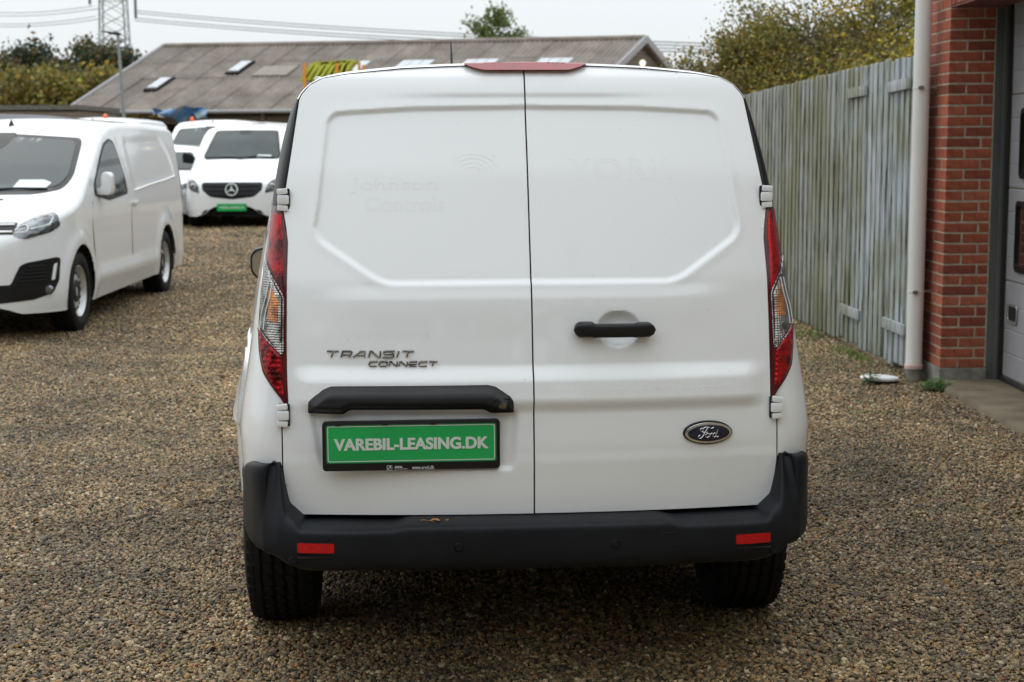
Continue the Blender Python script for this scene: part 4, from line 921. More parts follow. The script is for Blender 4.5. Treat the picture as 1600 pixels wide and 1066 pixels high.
def make_cit(root, paint, detail=True):
    bvh = van_body(CIT, paint, root); fs = front_surf
    ws = [(-.71, 1.59), (0, 1.635), (.71, 1.59), (.785, 1.27), (.745, 1.165), (.55, 1.125), (0, 1.125), (-.55, 1.125), (-.745, 1.165), (-.785, 1.27)]
    add_windows(CIT, bvh, root, ws, [(1.38, 1.10), (1.41, 1.20), (1.72, 1.41), (1.96, 1.545), (2.18, 1.59), (2.34, 1.56), (2.52, 1.25), (2.56, 1.08), (1.85, 1.04)])
    HL = rounded([(.60, .835), (.625, .905), (.72, .968), (.83, 1.0), (.872, .965), (.885, .89), (.84, .845), (.69, .80)], .02)
    for s in (-1, 1):
        Q = HL if s > 0 else mirror_poly(HL); h = patch('headlight', Q, .012, fs(bvh, .006), M['headl'], root)
        bar = rounded([(.72, .905), (.80, .935), (.835, .925), (.835, .965), (.79, .972), (.70, .94)], .008); strip = rounded([(.61, .845), (.70, .855), (.705, .90), (.64, .895)], .01)
        for Z in ([(.725, .945), (.80, .972), (.845, .955), (.832, .905), (.72, .872)], [(.615, .862), (.64, .895), (.69, .90), (.708, .875), (.695, .852), (.62, .845)]): MB().tube([Vector(q) for q in fs(bvh, .008)([(s * x, z) for x, z in Z])], .007, 6).build('light_guide', M['paper'], h)
    low = [(-.50, .445), (-.585, .447), (-.65, .592), (-.69, .615), (-.868, .645), (-.88, .628), (-.872, .456), (-.84, .362), (-.73, .322), (-.5, .303), (.5, .303), (.73, .322), (.84, .362), (.872, .456), (.88, .628), (.868, .645), (.69, .615), (.65, .592), (.585, .447), (.5, .445)]
    g = patch('lower_grille', rounded(low, .015), .014, fs(bvh, .004), M['black'], root)
    for k in range(5):
        for s in (-1, 1):
            z = .47 + .028 * k; P = [Vector(q) for q in fs(bvh, .010)([(s * x, z + .01 * (x - .6)) for x in (.63 + .02 * k, .7, .76, .80)])]; MB().tube(P, .006, 5).build('grille_slat', M['gap'], g)
    for s in (-1, 1):
        P = fs(bvh, .012)([(s * .81, .39)])[0]; b = MB().lathe([(-.012, .001), (-.014, .028), (-.004, .036), (.012, .04)], 'y', 24, c=P).build('fog_lamp', M['headl'], g, smooth=35)
        patch('day_light', [(s * .845, .59), (s * .862, .60), (s * .848, .47), (s * .83, .465)][::s], .008, fs(bvh, .010), M['paper'], g)
    gr = patch('grille', rounded([(-.615, .925), (.615, .925), (.615, .838), (-.615, .838)], .01), .015, fs(bvh, .004), M['black'], root)
    for z in (.905, .853):
        for s in (-1, 1): P = [Vector(q) for q in fs(bvh, .008)([(s * x, z + (.0 if x > .3 else (.03 - .1 * x) * (1 if z > .88 else 1))) for x in (.06, .2, .3, .45, .60)])]; MB().tube(P, .010, 8).build('chevron_bar', M['chrome'], gr)
    patch('plate', rrect(.52, .12, .01, 3, 0, .66), .02, fs(bvh, .012), M['plwhite'], root)
    P = fs(bvh, .012); b = MB().tube([Vector(q) for q in P([(-.66, 1.14), (-.3, 1.165), (.15, 1.15)])], .009, 5).tube([Vector(q) for q in P([(0, 1.14), (.35, 1.165), (.62, 1.16)])], .009, 5); b.build('wiper', M['gap'], root)
    patch('dash_paper', [(-.35, 1.17), (.06, 1.17), (.10, 1.235), (-.02, 1.245), (-.30, 1.242)], .03, fs(bvh, .010), M['paper'], root); patch('dash_paper', [(.33, 1.165), (.60, 1.165), (.635, 1.21), (.56, 1.235), (.36, 1.235)][::1], .02, fs(bvh, .010), M['paper'], root)
    patch('mirror_housing', rounded([(-.13, 1.635), (.13, 1.635), (.09, 1.52), (.06, 1.49), (-.06, 1.49), (-.09, 1.52)], .03), .02, fs(bvh, .009), M['black'], root)
    for s in (-1, 1):
        mr = MB(); mr.prism(rounded([(s * .90, 1.10), (s * 1.03, 1.10), (s * 1.042, 1.16), (s * 1.035, 1.27), (s * 1.01, 1.30), (s * .965, 1.295), (s * .95, 1.25), (s * .95, 1.17), (s * .90, 1.15)], .03), 1.46, 1.62); m_ = mr.build('mirror', paint, root, bevel=.02)
        MB().box((s * .90, 1.56, 1.12), (.12, .10, .06)).box((s * .885, 1.43, 1.16), (.02, .16, .16)).build('mirror_arm', M['black'], m_, bevel=.01)
        bb = MB(); q = side_surf(bvh, s, .02)([(2.76, .99)])[0]; bb.box(q, (.03, .17, .028)); bb.build('door_handle', paint, root, bevel=.01)
        lines(bvh, root, 'door_gap', [(1.30, 1.05), (1.26, .86), (1.27, .60), (1.30, .36)], s, .003); lines(bvh, root, 'door_gap', [(2.42, 1.60), (2.58, 1.3), (2.64, .95), (2.62, .5), (2.60, .30)], s, .0025)
        lines(bvh, root, 'panel_ridge', [(2.82, 1.10), (3.4, 1.135), (4.2, 1.17), (4.66, 1.20)], s, .012, paint)
        patch('tail_light', rounded([(4.93, 1.32), (5.03, 1.30), (5.035, .92), (4.97, .88)], .02), .02, side_surf(bvh, s, .006), M['redlow'], root)
        make_wheel(root, s * (CIT['W'] - .115), CIT['wf'], .33, .21, s); make_wheel(root, s * (CIT['W'] - .115), CIT['wr'], .33, .21, s)
    b = MB(); b.add([(0.0, 2.02, 1.69), (-.035, 2.10, 1.70), (.035, 2.10, 1.70), (0, 2.10, 1.765), (0, 2.12, 1.70)], [(0, 1, 3), (0, 3, 2), (1, 4, 3), (4, 2, 3)]); b.build('roof_antenna', M['black'], root)
    q = fs(bvh, .004)([(.33, 1.09)])[0]; MB().box(q, (.03, .02, .008)).build('washer_jet', M['black'], root)
    return bvh
cit = empty('parked_van', (-4.5, 12.1, 0), 0, 'white van cut off by the left edge, with slim chrome nose bars', 'van', 'white vans parked in the yard')
make_cit(cit, M['white'])
# dark grey van and the more distant white vans are copies standing further back
def other(x, y, rz, sc, label, roofz=0, name='parked_van', grp='white vans parked in the yard'):
    c = copy_tree(cit); c.location = (x, y, 0); c.rotation_euler = (0, 0, rz); c.scale = sc; tag(c, label, 'van', grp); return c
v5 = other(-8.25, 29, 0, (1, 1, 1.17), 'white van with an orange roof beacon, left one of the two behind the nearest van')
v6 = other(-6.75, 33.6, 0, (1, 1, 1.18), 'white van with an orange roof beacon, right one of the two, beside the blue tarpaulin')
def beacon(v, x, y):
    MB().lathe([(0, .05), (.02, .05), (.03, .045), (.07, .04), (.085, .02), (.09, .001)], 'z', 20, c=(x, y, 1.745)).build('beacon', M['amber'], v, smooth=40)
v7 = other(-6.80, 18.0, 0, (1, 1, 1.09), 'dark grey van of which only the roof shows behind the nearest white van', grp='dark van in the yard')
for o in v7.children:
    if o.name.startswith(('body', 'mirror')) and o.data and o.data.materials and o.data.materials[0] == M['white']:
        o.data = o.data.copy(); o.data.materials[0] = M['greyp']
v8 = other(-11.6, 35, 0, (1, 1, 1.16), 'white van roof at the far left edge behind the grey roof')
beacon(v5, .15, 2.5); beacon(v6, -.55, 2.5)
v3 = other(-7.72, 38.5, R(-14), (1.03, 1.1, 1.19), 'tall white panel van behind the gap between the two nearest white vans')
# small white car squeezed between
CAR = dict(L=4.0, W=.84, wf=.78, wr=3.3, Ra=.34, tum=.22, Ln=.6, rc=.16, top=[(0, .52), (.03, .65), (.1, .75), (.4, .86), (.9, .96), (1.05, 1.0), (1.45, 1.22), (1.8, 1.40), (2.1, 1.47), (2.8, 1.49), (3.5, 1.42), (3.85, 1.25), (3.97, .95), (4.0, .8)])
car = empty('parked_car', (-6.78, 29.6, 0), R(4), 'small white hatchback mostly hidden beside the van with the star badge', 'car')
bv = van_body(CAR, M['white'], car)
add_windows(CAR, bv, car, [(-.56, 1.38), (.56, 1.38), (.68, 1.03), (-.68, 1.03)], [(1.35, 1.05), (1.75, 1.30), (2.2, 1.37), (3.2, 1.33), (3.5, 1.08)])
for s in (-1, 1):
    Q = rounded([(.42, .66), (.70, .72), (.74, .80), (.60, .80), (.44, .72)], .02); patch('headlight', Q if s > 0 else mirror_poly(Q), .015, front_surf(bv, .006), M['headl'], car)
    MB().prism(rounded([(s * .86, 1.0), (s * .98, 1.0), (s * .98, 1.12), (s * .88, 1.12)], .02), 1.3, 1.4).build('mirror', M['white'], car, bevel=.015)
    for wy in (.78, 3.3): make_wheel(car, s * .74, wy, .30, .19, s)
patch('grille', rounded([(-.35, .30), (.35, .30), (.4, .46), (-.4, .46)], .02), .02, front_surf(bv, .004), M['black'], car)
# van with the star badge
VIT = dict(L=5.1, W=.945, wf=.90, wr=4.1, Ra=.36, tum=.13, Ln=.75, top=[(0, .52), (.01, .62), (.05, .74), (.10, .82), (.22, .885), (.5, .97), (.8, 1.06), (1.05, 1.17), (1.2, 1.26), (1.6, 1.56), (1.9, 1.76), (2.1, 1.83), (2.5, 1.875), (3.5, 1.89), (4.8, 1.87), (5.0, 1.82), (5.1, 1.7)])
vit = empty('parked_van', (-5.12, 28.7, 0), 0, 'white van facing the camera with a round star badge on its black grille', 'van', 'white vans parked in the yard')
bv = van_body(VIT, M['white'], vit); fs = front_surf
add_windows(VIT, bv, vit, [(-.60, 1.80), (.60, 1.80), (.735, 1.30), (.70, 1.255), (-.70, 1.255), (-.735, 1.30)], [(1.45, 1.22), (1.85, 1.62), (2.1, 1.68), (2.3, 1.68), (2.4, 1.18)])
g = patch('grille', rounded([(-.56, .835), (.56, .835), (.55, .70), (.40, .575), (0, .53), (-.40, .575), (-.55, .70)], .05), .015, fs(bv, .006), M['black'], vit)
for z in (.765, .685, .605):
    P = [Vector(q) for q in fs(bv, .014)([(x, z + .02 * abs(x) ** 2) for x in np.linspace(-.50 + (.765 - z) * .9, .50 - (.765 - z) * .9, 9)])]; MB().tube(P, .012, 6).build('grille_slat', M['dchrome'] if z > 9 else M['bumper'], g)
c_ = Vector(fs(bv, .035)([(0, .70)])[0]); em = bpy.data.objects.new('star_emblem', None); COL.objects.link(em); em.parent = vit; em.location = c_; em.rotation_euler = (R(-4), 0, 0)
MB().lathe([(-.008, .098), (-.014, .107), (-.008, .116), (.006, .118), (.006, .096)], 'y', 40, close=True).build('ring', M['paper'], em, smooth=40)
st = MB()
for k in range(3):
    a = R(90 + 120 * k); d = Vector((math.cos(a), 0, math.sin(a))); n_ = Vector((-d.z, 0, d.x)); st.add([d * .108 + Vector((0, -.004, 0)), n_ * .018 + d * .004, Vector((0, -.022, 0)), -n_ * .018 + d * .004], [(0, 1, 2), (0, 2, 3)])
st.build('star', M['paper'], em)
pl = poly_slab('licence_plate', rrect(.54, .135, .01, 3, 0, .385), -.030, -.016, M['green'], vit)
tx = text_mesh('lettering', 'VAREBIL-LEASING.DK', .06, M['plwhite'], pl, width=.47, bold=.001, ext=.0005); tx.location = (0, -.0315, .385)
HL = rounded([(.60, .64), (.62, .76), (.70, .875), (.80, .905), (.86, .83), (.86, .75), (.76, .68)], .03)
for s in (-1, 1):
    h = patch('headlight', HL if s > 0 else mirror_poly(HL), .012, fs(bv, .006), M['headl'], vit)
    P = fs(bv, .012)([(s * .72, .76)])[0]; MB().lathe([(-.006, .001), (-.01, .045), (0, .055)], 'y', 20, c=P).build('lamp_bowl', M['chrome'], h, smooth=35)
    MB().prism(rounded([(s * .93, 1.16), (s * 1.16, 1.18), (s * 1.17, 1.34), (s * 1.12, 1.38), (s * .98, 1.35), (s * .93, 1.26)], .03), 1.35, 1.48).build('mirror', M['black'], vit, bevel=.03)
    for wy in (VIT['wf'], VIT['wr']): make_wheel(vit, s * .83, wy, .33, .21, s)
lg = patch('lower_grille', rounded([(-.60, .215), (-.52, .33), (-.40, .355), (.40, .355), (.52, .33), (.60, .215)], .02), .015, fs(bv, .004), M['black'], vit)
for z in (.245, .29): MB().tube([Vector(q) for q in fs(bv, .012)([(x, z) for x in np.linspace(-.56, .56, 9)])], .008, 5).build('grille_slat', M['chrome'], lg)
for k in range(9): MB().tube([Vector(q) for q in fs(bv, .010)([(-.48 + .12 * k, .22), (-.48 + .12 * k, .34)])], .005, 4).build('grille_slat', M['fascia'], lg)
MB().tube([Vector(q) for q in fs(bv, .018)([(-.68, 1.25), (-.3, 1.275), (.05, 1.265)])], .012, 5).tube([Vector(q) for q in fs(bv, .018)([(-.05, 1.25), (.25, 1.29), (.62, 1.27)])], .012, 5).build('wiper', M['gap'], vit)
patch('mirror_housing', rounded([(-.16, 1.80), (.12, 1.80), (.08, 1.72), (-.12, 1.72)], .03), .02, fs(bv, .009), M['black'], vit)
patch('dash_paper', [(.28, 1.275), (.55, 1.275), (.56, 1.32), (.30, 1.33)], .03, fs(bv, .010), M['paper'], vit)
for x in (-.25, .05): MB().box((x, 2.4, 1.90), (.05, .05, .05)).build('roof_bracket', M['paper'], vit, bevel=.01)
# ------------------------------------------------------------------ the white delivery van in front (seen from behind)
FORD = empty('delivery_van', (.067, 4.12, 0), R(4.1), 'large white van seen from behind with a green plate and two closed rear doors', 'van', 'white vans parked in the yard')
_zt = np.arange(.2, 1.95, .002)
_yt = np.interp(_zt, [.2, .515, .70, .80, 1.0, 1.15, 1.45, 1.70, 1.78, 1.9], [.105, .103, .100, .110, .150, .185, .290, .400, .455, .56])
_k = np.exp(-(np.arange(-30, 31) * .002 / .022) ** 2); _k /= _k.sum(); _ys = np.convolve(np.pad(_yt, 30, mode='edge'), _k, 'valid'); _ys = np.where(_zt < 1.74, _ys, _ys)
def d0(x, z): return np.interp(z, _zt, _ys) + .05 * (np.abs(x) / .65) ** 2.2
_half = [(.33, 1.632), (.54, 1.620), (.563, 1.598), (.590, 1.36), (.602, 1.295), (.588, 1.262), (.43, 1.156), (.39, 1.143)]
PANEL = rounded(_half + [(0, 1.145)] + [(-x, z) for x, z in _half[::-1]] + [(0, 1.636)], .035, 6)
PREC = rounded([(-.622, .81), (-.598, .66), (-.58, .635), (-.06, .632), (-.045, .655), (-.036, .81)], .03, 5)
def door_surf(P):
    P = np.asarray(P, float); x, z = P[:, 0], P[:, 1]; y = d0(x, z)
    sd, _ = poly_sd(P, PANEL); y = y + .0085 * sstep(-.002, .013, sd) - .0012 * sstep(-.03, 0, sd) * (sd < 0)
    m = 1 - sstep(.60, .675, np.abs(x)); m = np.maximum(m, 0)
    y = y - m * .016 * sstep(.928, .878, z) * 1.0 + m * .017 * sstep(.835, .79, z)      # raised band across both doors
    y = y - .005 * sstep(1.145, 1.10, z) * (1 - sstep(.45, .62, np.abs(x))) + .005 * sstep(1.10, .98, z) * (1 - sstep(.45, .62, np.abs(x)))
    y = y - .0045 * sstep(1.655, 1.675, z) * (1 - sstep(.18, .46, np.abs(x)))             # faint crease under the roof edge
    sd, _ = poly_sd(P, PREC); y = y + .010 * sstep(0, .022, sd) * sstep(.83, .79, z)
    r = np.sqrt(((x - .241) / .060) ** 2 + ((z - 1.018) / .050) ** 2); y = y + .024 * np.clip(1 - r ** 3.2, 0, 1) ** .8
    y = y - .003 * sstep(.690, .655, z)
    y = y + .0006 * np.sin(x * 9 + z * 5) * np.sin(z * 7 - x * 3)                           # pressed-steel unevenness
    y = y + .012 * sstep(1.715, 1.755, z)
    return np.stack([x, y, z], 1)
def dsurf(off):
    def f(P):
        Q = np.asarray(P, float); out_ = np.stack([Q[:, 0], d0(Q[:, 0], Q[:, 1]), Q[:, 1]], 1); out_[:, 1] -= off; return out_
    return f
# outline of the opening (right half, bottom to top)
OUT = [(.640, .515), (.660, .524), (.674, .552), (.684, .60), (.689, .64), (.689, .760), (.6785, .80), (.675, .83), (.6755, 1.0), (.674, 1.15), (.671, 1.26), (.676, 1.30), (.684, 1.345), (.677, 1.41), (.659, 1.53), (.641, 1.655), (.634, 1.670), (.611, 1.697), (.575, 1.716), (.50, 1.728), (.345, 1.743), (.18, 1.7495), (.0, 1.7505)]
g_ = .0022
DR = [(g_, .5155)] + OUT[:-1] + [(g_, 1.7505)]
DR = [(max(g_, x), z) for x, z in DR]
doorR = patch('rear_door', DR, .0045, door_surf, M['white'], FORD, rim=(0, .022, 0)); doorL = patch('rear_door', mirror_poly(DR), .0045, door_surf, M['white'], FORD, rim=(0, .022, 0))
# dark sealing behind the doors
b = patch('door_seal', [(x * 1.0, z) for x, z in OUT] + [(-x, z) for x, z in OUT[::-1]][1:], .05, lambda P: np.stack([P[:, 0], d0(P[:, 0], P[:, 1]) + .026, P[:, 1]], 1), M['gap'], FORD)
# ---- shell: rings from the opening round the corner, along the sides and over the roof to the nose
AR = [(.694, .45), (.693, .50), (.693, .60), (.693, .64), (.693, .765), (.6825, .80), (.679, .83), (.6795, 1.0), (.678, 1.15), (.675, 1.26), (.680, 1.30), (.688, 1.345), (.681, 1.41), (.663, 1.53), (.644, 1.656), (.637, 1.672), (.6125, 1.699), (.576, 1.7182), (.50, 1.7302), (.345, 1.7452), (.18, 1.7517), (.0, 1.7527)]
BR = [(.800, .45), (.808, .50), (.816, .60), (.825, .68), (.822, .765), (.815, .81), (.810, .84), (.788, 1.0), (.765, 1.15), (.745, 1.26), (.738, 1.31), (.731, 1.35), (.723, 1.41), (.700, 1.53), (.664, 1.660), (.653, 1.680), (.624, 1.709), (.583, 1.730), (.503, 1.743), (.348, 1.758), (.18, 1.765), (.0, 1.766)]
CR = [(.855, .28), (.872, .42), (.878, .58), (.878, .66), (.874, .765), (.868, .81), (.862, .84), (.838, 1.0), (.812, 1.15), (.788, 1.26), (.778, 1.31), (.768, 1.35), (.754, 1.41), (.722, 1.53), (.682, 1.667), (.672, 1.690), (.646, 1.720), (.603, 1.746), (.52, 1.760), (.355, 1.776), (.18, 1.784), (.0, 1.786)]
def resample(Ps, n):
    A = np.array(AR); s = np.concatenate([[0], np.cumsum(np.hypot(*np.diff(A, axis=0).T))]); t = np.linspace(0, s[-1], n); Q = np.array(Ps)
    return np.stack([np.interp(t, s, Q[:, 0]), np.interp(t, s, Q[:, 1])], 1), t
NR_ = 130; A_, T_ = resample(AR, NR_); B_, _ = resample(BR, NR_); C_, _ = resample(CR, NR_)
def smooth1(a, k=3):
    w = np.ones(2 * k + 1) / (2 * k + 1); return np.stack([np.convolve(np.pad(a[:, i], k, mode='reflect', reflect_type='odd'), w, 'valid') for i in range(2)], 1)
B_ = smooth1(B_, 4); C_ = smooth1(C_, 5)
YA = d0(A_[:, 0], A_[:, 1]) + .002; YB = YA + .21
rings = []; NC_ = 16
for k in range(NC_ + 1):
    t = math.pi / 2 * k / NC_; X = A_[:, 0] + (B_[:, 0] - A_[:, 0]) * math.sin(t); Z = A_[:, 1] + (B_[:, 1] - A_[:, 1]) * math.sin(t); Y = YA + (YB - YA) * (1 - math.cos(t)); rings.append(np.stack([X, Y, Z], 1))
Lf_ = 4.42
def topz(y): return np.interp(y, [1.2, 2.2, 2.75, 3.25, 3.6, 3.75, 4.1, 4.3, 4.38, 4.42], [1.80, 1.80, 1.76, 1.45, 1.19, 1.12, 1.02, .90, .78, .62])
for y in list(np.linspace(.50, 1.5, 29)) + list(np.linspace(1.56, 4.3, 70)) + [4.34, 4.37, 4.395, 4.41, 4.418]:
    f = sstep(.30, 1.05, y); X = B_[:, 0] + (C_[:, 0] - B_[:, 0]) * f; Z = B_[:, 1] + (C_[:, 1] - B_[:, 1]) * f
    zt = topz(y); sc = (zt - .28) / (1.80 - .28) if y > 2.2 else 1.0
    Z2 = .28 + (Z - .28) * sc; X2 = X + (np.interp(Z2, C_[:, 1][:90], C_[:, 0][:90]) - np.interp(Z, C_[:, 1][:90], C_[:, 0][:90])) * (X / .88)
    q = max(0., 1 - max(0, (y - 3.75) / .67) ** 2) ** .25; yy = YB * (1 - sstep(.45, 1.1, y)) * 0 + y
    Yk = np.full(NR_, y) if y > 1.1 else (y + (YB - .40) * (1 - sstep(.40, 1.1, y)) * .9)
    rings.append(np.stack([X2 * q, Yk, Z2], 1))
Gs = np.stack(rings)
d_ = np.hypot(Gs[:, :, 1] - .93, Gs[:, :, 2] - .33); sidem = (np.abs(Gs[:, :, 0]) > .7)
Gs[:, :, 0] += .018 * np.exp(-((d_ - .41) / .06) ** 2) * sidem
bar = np.exp(-((Gs[:, :, 2] - .72) / .16) ** 2) * sstep(.42, .60, Gs[:, :, 1]) * (1 - sstep(.60, .80, Gs[:, :, 1])); Gs[:, :, 0] += 0 * bar
Ls = Gs[:, ::-1][:, 1:].copy(); Ls[..., 0] *= -1; Gall = np.concatenate([Gs, Ls], 1); m = Gall.shape[1]; V = Gall.reshape(-1, 3); nrow = Gall.shape[0]
Ra = .365; Vn = V.copy(); F = []
for r_ in range(nrow - 1):
    for c in range(m - 1):
        f = (r_ * m + c, (r_ + 1) * m + c, (r_ + 1) * m + c + 1, r_ * m + c + 1); cc_ = V[list(f)].mean(0)
        if abs(cc_[0]) > .6 and any(math.hypot(cc_[1] - wy, cc_[2] - .33) < Ra for wy in (.93, 3.58)): continue
        F.append(f)
F.append(tuple(range((nrow - 1) * m, nrow * m))[::-1])
for i, v in enumerate(V):
    if abs(v[0]) > .6:
        for wy in (.93, 3.58):
            dy, dz_ = v[1] - wy, v[2] - .33; d = math.hypot(dy, dz_)
            if Ra - .035 < d < Ra + .02: Vn[i, 1] = wy + dy / d * Ra; Vn[i, 2] = .33 + dz_ / d * Ra
o = mesh('body', Vn, F, M['white'], FORD); bm = bmesh.new(); bm.from_mesh(o.data); bmesh.ops.delete(bm, geom=[v for v in bm.verts if not v.link_faces], context='VERTS'); bmesh.ops.recalc_face_normals(bm, faces=bm.faces); bm.to_mesh(o.data); bm.free(); autosmooth(o, 40)
fbvh = BVHTree.FromPolygons([tuple(v) for v in V], F)
# corner surface in (angle, height) terms, used by the lamps and the black strips
def corner(t, z, off, s):
    j = np.interp(z, A_[:100, 1], np.arange(100)); i0 = int(j); f = j - i0; a = A_[i0] * (1 - f) + A_[min(i0 + 1, NR_ - 1)] * f; bq = B_[i0] * (1 - f) + B_[min(i0 + 1, NR_ - 1)] * f
    ya = YA[i0] * (1 - f) + YA[min(i0 + 1, NR_ - 1)] * f
    x = a[0] + (bq[0] - a[0]) * math.sin(t); y = ya + .21 * (1 - math.cos(t)); zz = a[1] + (bq[1] - a[1]) * math.sin(t)
    n = Vector(((bq[0] - a[0] + .02) * math.sin(t) + .0, -.21 * math.cos(t) * .6 - .02, 0)); n.normalize(); return (s * (x + n.x * off), y + n.y * off, zz)
def corner_patch(name, tin, tout, z0, z1, off, mat, parent, s, nz=60, nt=12, thick=.012):
    """tin/tout: lists of (z, angle) describing inner and outer edges"""
    V = []; F = []; zs = np.linspace(z0, z1, nz)
    for z in zs:
        a = float(np.interp(z, *zip(*tin))); b_ = float(np.interp(z, *zip(*tout)))
        for k in range(nt + 1): V.append(corner(a + (b_ - a) * k / nt, z, off * min(1, .35 + 4 * min(k, nt - k) / nt), s))
    w = nt + 1; F = [(i * w + k, i * w + k + 1, (i + 1) * w + k + 1, (i + 1) * w + k) for i in range(nz - 1) for k in range(nt)]
    n0 = len(V); ring = [k for k in range(w)] + [i * w + nt for i in range(1, nz)] + [(nz - 1) * w + k for k in range(nt - 1, -1, -1)] + [i * w for i in range(nz - 2, 0, -1)]
    for q in ring: v = V[q]; V.append((v[0] - s * .3 * thick, v[1] + thick, v[2]))
    F += [(ring[i], ring[(i + 1) % len(ring)], n0 + (i + 1) % len(ring), n0 + i) for i in range(len(ring))]
    b = MB().add(V, F); return b.build(name, mat, parent, smooth=45)
for s in (-1, 1):
    TOUT = [(.818, .02), (.84, .15), (.87, .36), (.90, .56), (.95, .72), (1.0, .82), (1.1, .92), (1.2, 1.0), (1.28, 1.02), (1.34, .95), (1.36, .90)]
    lamp = corner_patch('tail_light', [(.8, -.06), (1.4, -.06)], TOUT, .820, 1.352, .007, M['redrim'], FORD, s)
    def inner(f0, f1): return [(z, -.02 + (t_ + .0) * f0) for z, t_ in TOUT], [(z, t_ * f1) for z, t_ in TOUT]
    a, c = inner(.18, .97); 
    up_in = [(1.05, .40), (1.09, .22), (1.12, .14), (1.16, .12), (1.33, .12)]; up_in = [(z, v) for z, v in up_in]
    # upper red lens, clear window with amber and reversing lamp, lower red lens
    corner_patch('upper_lens', [(1.115, .05), (1.33, .05)], [(1.115, .07), (1.13, .14), (1.17, .44), (1.225, .88), (1.30, .94), (1.335, .84)], 1.115, 1.335, .0105, M['redlens'], lamp, s, 40, 10)
    corner_patch('lower_lens', [(.845, .02), (.950, .05), (.955, .08), (1.02, .74)], [(.845, .10), (.87, .30), (.90, .50), (.95, .69), (1.02, .80)], .845, 1.02, .0105, M['redlow'], lamp, s, 26, 10)
    cw = corner_patch('clear_lens', [(.957, .06), (1.11, .06), (1.225, .92)], [(.957, .08), (1.025, .78), (1.1, .89), (1.2, .94)], .957, 1.205, .0105, M['clear'], lamp, s, 36, 10)
    corner_patch('amber_lens', [(1.045, .14), (1.10, .14), (1.13, .32)], [(1.045, .50), (1.08, .56), (1.13, .58)], 1.045, 1.13, .0118, M['orange'], cw, s, 18, 8)
    for dt in (.0, .13):
        P = [Vector(corner(t_ + dt, z, .0125, s)) for z, t_ in ((1.15, .40), (1.11, .44), (1.08, .52), (1.05, .56), (1.02, .56))]; MB().tube(P, .0016, 5).build('lens_rib', M['paper'], cw)
    P = [Vector(corner(t_, z, .0115, s)) for z, t_ in ((1.205, .80), (1.17, .49), (1.12, .10), (1.105, .05), (1.05, .05), (.965, .05), (.957, .09), (.99, .42), (1.025, .79))]; MB().tube(P, .0020, 6).build('lens_edge', M['clear'], lamp)
    corner_patch('corner_trim', [(1.35, -.06), (1.66, -.06)], [(1.352, .90), (1.42, 1.08), (1.55, 1.18), (1.64, 1.15), (1.657, .75)], 1.354, 1.657, .006, M['black'], FORD, s, 40, 8)
    # hinges: three knuckles over a dark backing, painted body colour
    for z, x in ((1.376, .6825), (.792, .6845)):
        hb = MB(); y = float(d0(x, z)); hb.box((s * x, y - .006, z), (.033, .012, .062)); h = hb.build('hinge', M['gap'], FORD, bevel=.004)
        kk = MB(); kk.box((s * (x + .002), y - .014, z), (.032, .018, .027)); kk.build('knuckle', M['white'], h, bevel=.005)
        for dz_ in (-.023, .023):
            kk = MB(); kk.box((s * (x + .004), y - .012, z + dz_), (.030, .018, .0165), Matrix.Rotation(s * R(6) * (1 if dz_ > 0 else -1), 3, 'Y')); kk.build('knuckle', M['white'], h, bevel=.004)
# ---- bumper
PL = [(0, 0), (.15, .001), (.30, .004), (.345, .006), (.375, .013), (.405, .017), (.50, .020), (.58, .026), (.65, .040), (.70, .058), (.745, .090), (.778, .145), (.803, .23), (.820, .33), (.830, .42), (.836, .50), (.842, .56)]
Sx = np.concatenate([[0], np.cumsum([math.hypot(PL[i + 1][0] - PL[i][0], PL[i + 1][1] - PL[i][1]) for i in range(len(PL) - 1)])])
cen = [(.15, .509), (.105, .509), (.06, .5075), (.025, .505), (.008, .5015), (.001, .494), (.0, .480), (.0, .455), (.0, .43), (.004, .405), (.012, .388), (.03, .376), (.07, .371), (.20, .37)]
wing = [(.128, .664), (.108, .664), (.088, .660), (.070, .645), (.050, .605), (.028, .555), (.012, .518), (.004, .490), (.0, .455), (.002, .43), (.008, .41), (.025, .400), (.06, .395), (.15, .394)]
def bump_section(s):
    x = float(np.interp(s, Sx, [p[0] for p in PL])); y = float(np.interp(s, Sx, [p[1] for p in PL])); e = .004
    x2 = float(np.interp(s + e, Sx, [p[0] for p in PL])); y2 = float(np.interp(s + e, Sx, [p[1] for p in PL])); x1 = float(np.interp(s - e, Sx, [p[0] for p in PL])); y1 = float(np.interp(s - e, Sx, [p[1] for p in PL]))
    t = Vector((x2 - x1, y2 - y1, 0)).normalized() if (x2 - x1 or y2 - y1) else Vector((1, 0, 0)); side = float(sstep(.065, .12, y)); n = (Vector((-.10, 1, 0)) * (1 - side) + Vector((-t.y, t.x, 0)) * side).normalized(); T = float(np.interp(x + max(0, y - .06) * 2, [.0, .640, .684, .693, .706, .80], [0, 0, .26, .58, 1, 1])); out_ = []
    low = .032 * float(sstep(.60, .80, x)) + .02 * float(sstep(.15, .45, y)); mid = 1 - float(sstep(.345, .405, x))
    for (a, za), (b_, zb_) in zip(cen, wing):
        nn = a * (1 - T) + b_ * T; z = za * (1 - T) + zb_ * T
        drop = .075 * float(sstep(.13, .50, y))
        if z > .655: nn = nn * (1 - side) + (.022 if a > .08 else .006) * side
        elif z > .60: nn = nn * (1 - side) + .002 * side
        if z > .55: z -= drop * (z - .55) / .11
        if nn < .1 and side > 0 and .47 < z < .60: nn = nn * (1 - .9 * side)
        if z < .45: z += low * (0.45 - z) / .08
        if z > .485 and z < .51: z += .004 * mid - .006 * (1 - mid) * (1 - T)
        out_.append((x + n.x * nn, y + n.y * nn, z))
    return out_
def smooth_list(a, n=3): return a
